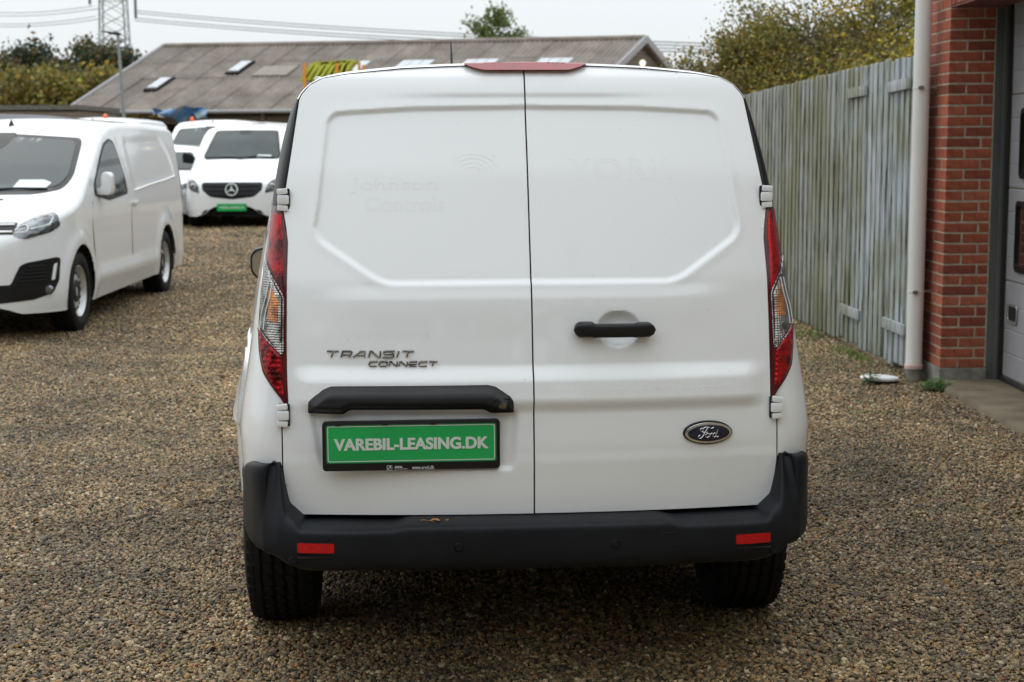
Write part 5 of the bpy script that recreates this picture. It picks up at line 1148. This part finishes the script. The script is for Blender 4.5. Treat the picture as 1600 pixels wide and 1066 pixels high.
ss = np.unique(np.concatenate([np.linspace(.001, Sx[-1] - .001, 90), np.linspace(.33, .42, 14), np.linspace(.60, .78, 60)]))
Rb = [bump_section(s) for s in ss]; Rb = np.array(Rb); ker = np.array([.1, .2, .4, .2, .1])
for ax in range(3):
    for c in range(Rb.shape[1]):
        q = np.pad(Rb[:, c, ax], 2, mode='edge'); Rb[:, c, ax] = np.where(np.arange(len(ss)) > 2, np.convolve(q, ker, 'valid'), Rb[:, c, ax])
Rb[0, :, 0] = 0; Lb = Rb[::-1][:-1].copy(); Lb[..., 0] *= -1; Gb = np.concatenate([Lb, Rb]); nr2, nc2 = Gb.shape[:2]; V = Gb.reshape(-1, 3)
i = (np.arange(nr2 - 1)[:, None] * nc2 + np.arange(nc2 - 1)[None]).ravel(); Fq = np.stack([i, i + nc2, i + nc2 + 1, i + 1], 1)
bmp_o = mesh('bumper', V, Fq, M['bumper'], FORD, smooth=True); sub = bmp_o.modifiers.new('s', 'SUBSURF'); sub.levels = 1; sub.render_levels = 1
bbvh = BVHTree.FromPolygons([tuple(v) for v in V], [tuple(f) for f in Fq])
bs = lambda off: front_surf(bbvh, off)
for s in (-1, 1):
    Q = rrect(.108, .034, .004, 3, .597, .449); Q2 = rrect(.098, .026, .003, 3, .597, .449)
    rf = patch('reflector_frame', Q if s > 0 else mirror_poly(Q), .006, bs(.0015), M['gap'], bmp_o); patch('reflector', Q2 if s > 0 else mirror_poly(Q2), .006, bs(.005), M['fog'], rf, rim=(0, .006, 0))
    P = bs(.002)([(s * .597, .424)])[0]; MB().box(P, (.10, .006, .003)).build('bumper_line', M['gap'], bmp_o)
    for x, z, r_ in ((.213, .449, .011), (.660, .411, .011)):
        P = bs(.0)([(s * x, z)])[0]; MB().lathe([(-.0035, .001), (-.004, r_ * .80), (-.002, r_ * .84), (-.001, r_ * .9), (-.003, r_ * .98), (-.001, r_ * 1.12), (.003, r_ * 1.2)], 'y', 24, c=P).build('parking_sensor', M['bumper'], bmp_o, smooth=25)
P = rounded([(.335, .475), (.385, .475), (.385, .425), (.335, .425)], .01); q = [Vector(v) for v in bs(.0005)(P)]; MB().tube(q + [q[0]], .0010, 4, cap=False).build('tow_cover', M['gap'], bmp_o)
MB().lathe([(0, .012), (.002, .010), (.002, .001)], 'z', 16, c=(-.292, .075, .5075)).build('screw_plug', M['gap'], bmp_o)
# underbody shaped low and wide to darken the ground beneath; exhaust, arches
b = MB(); b.box((0, 2.55, .26), (1.30, 3.4, .18)); b.box((0, 2.25, .27), (1.64, 1.8, .16)); b.box((0, .42, .40), (1.15, .5, .10)); b.box((0, .93, .30), (1.3, .07, .07)); b.build('underbody', M['gap'], FORD)
b = MB(); b.tube([(.42, 1.6, .27), (.42, .7, .27), (.44, .50, .30), (.44, .42, .30)], .026, 12); b.tube([(.30, .55, .40), (.60, .55, .40)], .075, 14); b.build('exhaust', M['bumper'], FORD, smooth=40)
for wy in (.93, 3.58):
    for s in (-1, 1):
        V2 = []; n2 = 24
        for k in range(n2 + 1):
            a = R(-15 + 173 * k / n2)
            for x in (.58, .845): V2.append((s * x, wy + (Ra + .003) * math.cos(a), .33 + (Ra + .003) * math.sin(a)))
        MB().add(V2, [(2 * k, 2 * k + 1, 2 * k + 3, 2 * k + 2) for k in range(n2)]).build('wheel_well', M['gap'], FORD)
        make_wheel(FORD, s * .745, wy, .318, .222, s)
# ---- roof brake lamp and aerial
def roofline(P): return np.stack([P[:, 0], d0(P[:, 0], np.full(len(P), 1.752)) - .034 + (P[:, 1] - 1.735) * 1.3, P[:, 1]], 1)
BL = [(-.175, 1.7585), (-.150, 1.747), (-.115, 1.738), (.130, 1.738), (.160, 1.747), (.188, 1.7585), (.0, 1.7625)]
patch('brake_light', rounded(BL, .01, 4), .003, roofline, M['brake'], FORD, rim=(0, .05, -.004))
MB().tube([(-.16, 1.75, 1.79), (-.16, 1.80, 1.86), (-.16, 1.84, 1.905)], [.006, .004, .003], 8).box((-.16, 1.75, 1.798), (.05, .07, .02)).build('aerial', M['black'], FORD)
for s in (-1, 1):
    MB().tube([(s * .60, y, 1.722 + .03 * math.sin(min(1, (y - .6) / 1.4) * 1.57)) for y in np.linspace(.62, 2.6, 9)], .008, 6).build('roof_strip', M['white'], FORD, smooth=60)
    # door mirror, sliding-door rail cover, windscreen side glass
    mz = MB(); mz.prism(rounded([(s * .93, .935), (s * .985, .935), (s * 1.019, .975), (s * 1.019, 1.045), (s * 1.0, 1.075), (s * .94, 1.09), (s * .91, 1.05)], .02), 2.80, 2.90)
    mo = mz.build('mirror', M['black'], FORD, bevel=.02); MB().prism(rounded([(s * .935, .948), (s * .98, .948), (s * 1.007, .98), (s * 1.007, 1.042), (s * .99, 1.063), (s * .95, 1.075), (s * .925, 1.04)], .015), 2.796, 2.802).build('mirror_glass', M['mirror'], mo)
    MB().box((s * .88, 2.86, .99), (.12, .05, .05)).build('mirror_arm', M['black'], mo, bevel=.01)
    ss_ = lambda off: side_surf(fbvh, s, off)
    patch('side_window', rounded([(2.35, 1.10), (2.35, 1.52), (2.75, 1.52), (3.15, 1.28), (3.25, 1.10)], .05), .03, ss_(.004), M['glass'], FORD)
    patch('rail_cover', rounded([(.46, .90), (.62, .935), (2.1, .935), (2.1, .70), (.62, .70), (.50, .66), (.46, .74)], .04), .03, ss_(.006), M['white'], FORD, rim=(-s * .012, 0, 0))
    patch('fuel_flap', rounded([(.56, .69), (.56, .87), (.60, .91), (.74, .91), (.74, .69)], .02), .012, ss_(.010), M['white'], FORD, rim=(-s * .01, 0, 0))
patch('windscreen', rounded([(-.66, 1.14), (-.58, 1.66), (.58, 1.66), (.66, 1.14)], .05), .04, lambda P: [tuple(Vector(h[0]) + h[1] * .004) if h[0] else (x, 3.3, z) for (x, z) in P for h in [fbvh.ray_cast(Vector((x, 6, z)), Vector((0, -1, 0)))]], M['glass'], FORD)
# ---- things on the doors
# trim bar with the latch over the plate
TR = [(-.618, .799), (-.617, .829), (-.604, .842), (-.575, .864), (-.555, .8725), (-.125, .8745), (-.105, .870), (-.065, .843), (-.056, .829), (-.056, .799), (-.118, .799), (-.132, .806), (-.140, .809), (-.500, .809), (-.508, .806), (-.520, .797)]
def trim_surf(P):
    P = np.asarray(P); x, z = P[:, 0], P[:, 1]; sd, _ = poly_sd(P, TR); return np.stack([x, d0(x, z) - .016 - .026 * sstep(-.001, .022, sd) * (1 - .35 * sstep(.84, .875, z)) , z], 1)
tr = patch('trim_bar', rounded(TR, .004, 3), .004, trim_surf, M['black'], doorL, rim=(0, .03, 0))
lb = rrect(.052, .034, .010, 5, -.092, .822); P3 = [tuple(v) for v in trim_surf(np.array(lb))]
MB().tube([Vector(p) - Vector((0, .002, 0)) for p in P3] + [Vector(P3[0]) - Vector((0, .002, 0))], .0018, 5, cap=False).build('latch_rim', M['bumper'], tr)
MB().prism(rrect(.022, .016, .006, 4, -.088, .823), float(d0(-.09, .823)) - .046, float(d0(-.09, .823)) - .035).build('latch_lock', M['dchrome'], tr, bevel=.002)
# licence plate in its dealer frame
PCX, PCZ = -.3365, .7145; yp = float(d0(-.336, .715)) - .020
pf = MB(); OF = rrect(.483, .136, .010, 5, PCX, PCZ); IF = rrect(.463, .106, .005, 5, PCX, PCZ + .006); n_ = len(OF)
Vp = [(x, yp - .004, z) for x, z in OF] + [(x, yp - .006, z) for x, z in IF] + [(x, yp + .012, z) for x, z in OF] + [(x, yp - .001, z) for x, z in IF]; Fp = []
for j in range(n_): j2 = (j + 1) % n_; Fp += [(j, j2, n_ + j2, n_ + j), (j, 2 * n_ + j, 2 * n_ + j2, j2), (n_ + j, n_ + j2, 3 * n_ + j2, 3 * n_ + j)]
Fp.append(tuple(2 * n_ + j for j in range(n_))); pf.add(Vp, Fp); pfo = pf.build('plate_frame', M['black'], doorL, smooth=30)
pfo_rot = 0
plt = poly_slab('licence_plate', rrect(.470, .112, .004, 3, PCX, PCZ + .006), yp - .0022, yp - .0005, M['green'], pfo)
bd = MB(); O1 = rrect(.455, .0985, .005, 4, PCX, PCZ + .006); O2 = rrect(.4505, .0940, .004, 4, PCX, PCZ + .006); n_ = len(O1)
bd.add([(x, yp - .0029, z) for x, z in O1] + [(x, yp - .0029, z) for x, z in O2], [(j, (j + 1) % n_, n_ + (j + 1) % n_, n_ + j) for j in range(n_)]); bd.build('plate_border', M['plwhite'], plt)
t_ = text_mesh('plate_lettering', 'VAREBIL-LEASING.DK', .043, M['plwhite'], plt, width=.420, bold=.0013, ext=.0004, spacing=1.02); t_.location = (PCX, yp - .0033, PCZ + .0045)
V_ = np.array([v.co for v in t_.data.vertices]); hz = V_[:, 2].max() - V_[:, 2].min(); t_.scale = (1, 1, .0335 / hz); t2_ = t_.copy(); COL.objects.link(t2_); t2_.location = t_.location + Vector((.0009, -.00015, 0)); t_.location.x -= .0004
for x in (-.535, -.408, -.278): MB().box((x, yp - .004, PCZ + .0595), (.016, .004, .006)).build('plate_clip', M['black'], pfo, bevel=.001)
t_ = text_mesh('frame_lettering', 'www.arval.dk', .013, M['wht'], pfo, width=.060, ext=.0002); t_.location = (-.3055, yp - .0066, .6535); t_.scale = (1, 1, 1.15)
t_ = text_mesh('frame_lettering', 'ARVAL', .0075, M['wht'], pfo, width=.022, ext=.0002, bold=.0002); t_.location = (-.372, yp - .0066, .6555)
t_ = text_mesh('frame_lettering', 'BNP PARIBAS GROUP', .003, M['wht'], pfo, width=.036, ext=.0002); t_.location = (-.365, yp - .0066, .6500)
b = MB(); c0 = (-.397, .6535)
for dx, dz_, w_, h_ in ((0, .006, .014, .001), (0, -.006, .014, .001), (-.0065, 0, .001, .012), (.0065, 0, .001, .005), (.002, .002, .004, .004), (-.003, -.002, .004, .002)): b.box((c0[0] + dx, yp - .0066, c0[1] + dz_), (w_, .0004, h_))
b.build('frame_logo', M['wht'], pfo)
# handle on the right door
hy = float(d0(.226, 1.018)); hm = MB()
ring_n = 20; secs = []
for u in np.linspace(-1, 1, 41):
    x = .226 + .1135 * u; rz = .0195 * (1 - abs(u) ** 9) ** .5 if abs(u) < 1 else .0; rz = max(rz, .002); rz *= (1.0 if abs(u) < .5 else 1.05); ry = .011 * (1 - abs(u) ** 8 * .8); zc = 1.018 + (.002 if u < -.5 else 0)
    yo = hy - .030 - .006 * (1 - u * u); secs.append([(x, yo + ry * math.sin(a) * (1 if math.sin(a) > 0 else 1), zc + rz * math.copysign(abs(math.cos(a)) ** .6, math.cos(a))) for a in np.linspace(0, 2 * math.pi, ring_n, endpoint=False)])
V = [p for s_ in secs for p in s_]; F = [(i * ring_n + k, i * ring_n + (k + 1) % ring_n, (i + 1) * ring_n + (k + 1) % ring_n, (i + 1) * ring_n + k) for i in range(40) for k in range(ring_n)] + [tuple(range(ring_n)), tuple(range(40 * ring_n, 41 * ring_n))]
hm.add(V, F); ho = hm.build('door_handle', M['black'], doorR, smooth=50)
MB().prism(rrect(.062, .042, .018, 5, .147, 1.020), hy - .034, hy - .001).build('handle_base', M['black'], ho, bevel=.004); MB().prism(rrect(.056, .040, .018, 5, .308, 1.018), hy - .032, hy - .001).build('handle_base', M['black'], ho, bevel=.004)
MB().box((.1645, hy - .0365, 1.019), (.0012, .014, .040)).build('handle_seam', M['gap'], ho)
# blue oval badge with script
EX, EZ = .4875, .7285; ey = float(d0(EX, EZ)); tilt = math.atan(float(d0(EX + .03, EZ) - d0(EX - .03, EZ)) / .06)
bg_ = bpy.data.objects.new('oval_badge', None); COL.objects.link(bg_); bg_.parent = doorR; bg_.location = (EX, ey - .005, EZ); bg_.rotation_euler = (0, 0, tilt)
def oval(name, rx, rz, y0, y1, mat):
    b = MB(); n = 48; prof = [(1.0, y1), (.985, y0 + .001), (.955, y0)]; V = []
    for k, yv in prof: V += [(rx * k * math.cos(2 * math.pi * i / n), yv, rz * (k if k == 1 else 1 - (1 - k) * rx / rz) * math.sin(2 * math.pi * i / n)) for i in range(n)]
    F = [(r_ * n + i, r_ * n + (i + 1) % n, (r_ + 1) * n + (i + 1) % n, (r_ + 1) * n + i) for r_ in range(2) for i in range(n)] + [tuple(2 * n + i for i in range(n))]
    return b.add(V, F).build(name, mat, bg_, smooth=30)
oval('badge_base', .0715, .0335, -.002, .012, M['gap']); oval('badge_ring', .0685, .0305, -.005, .004, M['chrome']); oval('badge_field', .0615, .0245, -.0065, .0, M['blue'])
n = 48; E1 = ellipse(.0590, .0222, n); MB().tube([(x, -.0070, z) for x, z in E1] + [(E1[0][0], -.0070, E1[0][1])], .0006, 5, cap=False).build('badge_line', M['dchrome'], bg_)
# script strokes in badge units (x -1..1, z -1..1)
SCR = [[(-.30, .55), (-.42, .62), (-.50, .45), (-.46, .25), (-.38, .2), (-.33, .35), (-.36, .52), (-.22, .72), (0, .66), (.12, .56), (.25, .66)],
       [(-.08, .62), (-.18, .30), (-.28, -.10), (-.38, -.42), (-.50, -.60), (-.60, -.52), (-.58, -.30), (-.50, -.22)], [(-.34, .10), (-.22, .14), (-.12, .10), (-.10, .26)],
       [(-.08, -.02), (-.18, -.15), (-.20, -.40), (-.12, -.52), (-.02, -.40), (.0, -.15), (-.08, -.02), (.06, -.10)], [(.06, -.02), (.08, -.15), (.02, -.52)], [(.06, -.22), (.14, -.02), (.20, -.06)],
       [(.40, -.08), (.30, -.02), (.22, -.20), (.22, -.42), (.30, -.50), (.38, -.30), (.50, .42)], [(.46, .12), (.38, -.35), (.42, -.50), (.52, -.42)]]
def cr(P, n=6):
    P = [Vector((p[0], 0, p[1])) for p in P]; Q = []
    for i in range(len(P) - 1):
        a, b, c, d = P[max(i - 1, 0)], P[i], P[i + 1], P[min(i + 2, len(P) - 1)]
        for k in range(n):
            t = k / n; Q.append(.5 * ((2 * b) + (c - a) * t + (2 * a - 5 * b + 4 * c - d) * t * t + (3 * b - a - 3 * c + d) * t ** 3))
    return Q + [P[-1]]
b = MB()
for s_ in SCR: b.tube([Vector((q.x * .052 + .001, -.0072, q.z * .0235)) for q in cr(s_)], .0015, 6)
b.build('badge_script', M['chrome'], bg_, smooth=60)
# chrome model lettering: wide, slanted, built from strokes on a unit cell
GL = {'T': [[(0, 1), (1, 1)], [(.52, 1), (.40, 0)]], 'R': [[(.02, 0), (.14, 1), (.86, 1), (.94, .82), (.90, .52), (.80, .42), (.12, .42)], [(.58, .42), (.86, 0)]], 'A': [[(-.12, 0), (.48, 1), (.84, 1), (.84, 0)], [(.2, .36), (.84, .36)]],
      'N': [[(.0, 0), (.06, 1), (.22, 1), (.84, 0), (.98, 0), (.98, 1)]], 'S': [[(1, 1), (.16, 1), (.06, .86), (.08, .56), (.92, .50), (.94, .14), (.84, 0), (0, 0)]], 'I': [[(.0, 0), (.12, 1)]],
      'C': [[(1, 1), (.16, 1), (.04, .84), (0, .14), (.10, 0), (.94, 0)]], 'O': [[(.12, 1), (.9, 1), (.98, .86), (.94, .12), (.84, 0), (.08, 0), (0, .14), (.04, .86), (.12, 1)]], 'E': [[(1, 1), (.14, 1), (.06, .9), (0, .1), (.08, 0), (.94, 0)], [(.05, .5), (.92, .5)]]}
def stroke_word(name, word, x0, x1, z0, z1, parent, th, slope, gap=.22):
    wds = [.22 if c == 'I' else 1.0 for c in word]; tot = sum(wds) + gap * (len(word) - 1); cw = (x1 - x0) / tot; x = x0; g = bpy.data.objects.new(name, None); COL.objects.link(g); g.parent = parent
    for c, w in zip(word, wds):
        b = MB()
        for st in GL[c]:
            P = []
            for (u, v) in st:
                px = x + u * cw * (w if c != 'I' else 1) + v * (z1 - z0) * .10; pz = z0 + v * (z1 - z0) + slope * (px - x0); P.append(Vector((px, float(d0(px, pz)) - .0035, pz)))
            for r_, yo in ((th, 0.0015), (th * .55, -.0012)):
                b.tube([p + Vector((0, yo, 0)) for p in P], r_, 6)
        b.build('letter', M['dchrome'], g, smooth=50); x += (w + gap) * cw
    return g
stroke_word('model_lettering', 'TRANSIT', -.566, -.328, .9490, .9655, doorL, .0027, .0); stroke_word('model_lettering', 'CONNECT', -.450, -.2635, .9255, .9375, doorL, .0022, .0)
# ghost outlines of removed lettering, in the paint
def ghost(s, x, z, width, h, parent, sp=1.0):
    t = text_mesh('removed_lettering', s, .06, M['ghost'], parent, width=width, ext=.0, spacing=sp); me = t.data; V = np.array([v.co for v in me.vertices]); k = h / (V[:, 2].max() - V[:, 2].min())
    bm = bmesh.new(); bm.from_mesh(me)
    # keep only the outline as a fine raised edge, the way old glue lines look
    es = [e for e in bm.edges if len(e.link_faces) == 1]; b = MB(); segs = []
    for e in es:
        p, q = [Vector((v.co.x + x, 0, v.co.z * k + z)) for v in e.verts]; segs.append((p, q))
    bm.free(); P = np.array([(v.x, v.z) for s_ in segs for v in s_]); Y = door_surf(P)[:, 1]
    for i, (p, q) in enumerate(segs):
        p.y = Y[2 * i] + .0002; q.y = Y[2 * i + 1] + .0002; d = (q - p)
        if d.length < 1e-6: continue
        n = Vector((-d.z, 0, d.x)).normalized() * .0008; up_ = Vector((0, -.0006, 0)); b.add([p - n, p + up_, q + up_, q - n, p + n, q + n], [(0, 1, 2, 3), (1, 4, 5, 2)])
    bpy.data.objects.remove(t); return b.build('removed_lettering', M['ghost'], parent)
ghost('Johnson', -.375, 1.412, .24, .042, doorL); ghost('Controls', -.345, 1.362, .22, .040, doorL); ghost('YORK', .265, 1.455, .30, .060, doorR, 1.05); ghost('+45 8793 8400', -.425, 1.006, .285, .022, doorL, 1.15); ghost('www.johnsoncontrols.com/dk', .31, .853, .60, .026, doorR, 1.1)
b = MB()
for k, r_ in enumerate((.03, .045, .06, .075)):
    P = [Vector((-.155 + r_ * math.cos(a), 0, 1.44 + r_ * math.sin(a) * .8)) for a in np.linspace(.4, 2.4, 12)]; Y = door_surf(np.array([(p.x, p.z) for p in P]))[:, 1]
    for p, y in zip(P, Y): p.y = y - .0002
    b.tube(P, .0004, 4)
b.build('removed_lettering', M['ghost'], doorL)
# rain specks dried on the paint
dm = MB()
for _ in range(170):
    x = random.uniform(-.66, .66); z = random.uniform(.54, 1.62)
    if -.62 < x < -.04 and .64 < z < .88: continue
    y = float(door_surf(np.array([(x, z)]))[0, 1]); r_ = random.uniform(.0008, .0019); dm.lathe([(0, r_), (-.0006, r_ * .75), (-.0009, .0001)], 'y', 6, c=(x, y, z))
dm.build('rain_drops', M['ghost'], FORD, smooth=60, kind='stuff')
# autumn leaf lying on the bumper step (a thing of its own)
lf = MB(); n_ = 11; V = []
for k in range(n_):
    u = k / (n_ - 1); w = .009 * math.sin(math.pi * u) * (1 + .35 * math.sin(u * 19)); V += [(u * .05, -w, .004 * math.sin(u * 6) + .003), (u * .05, 0, .0015 + .004 * math.sin(u * 6)), (u * .05, w, .005 + .004 * math.sin(u * 7))]
lf.add(V, [(3 * k + j, 3 * k + j + 1, 3 * k + j + 4, 3 * k + j + 3) for k in range(n_ - 1) for j in range(2)]); lf.tube([(0, 0, .002), (-.018, .004, .006), (-.026, .001, .004)], .0008, 5); lf.tube([(.01, -.004, .002), (-.008, -.012, .007)], .0007, 5)
lo = lf.build('fallen_leaf', mat_plain('dry_leaf', (.42, .20, .035), .7, vary=.4, scale=90), None, smooth=60)
mw = Matrix.Translation((.067, 4.12, 0)) @ Matrix.Rotation(R(4.1), 4, 'Z'); lo.matrix_world = mw @ Matrix.Translation((-.288, .055, .5085)) @ Matrix.Rotation(R(4), 4, 'Z')
tag(lo, 'curled orange dry leaf lying on the black bumper under the left rear door', 'leaf')
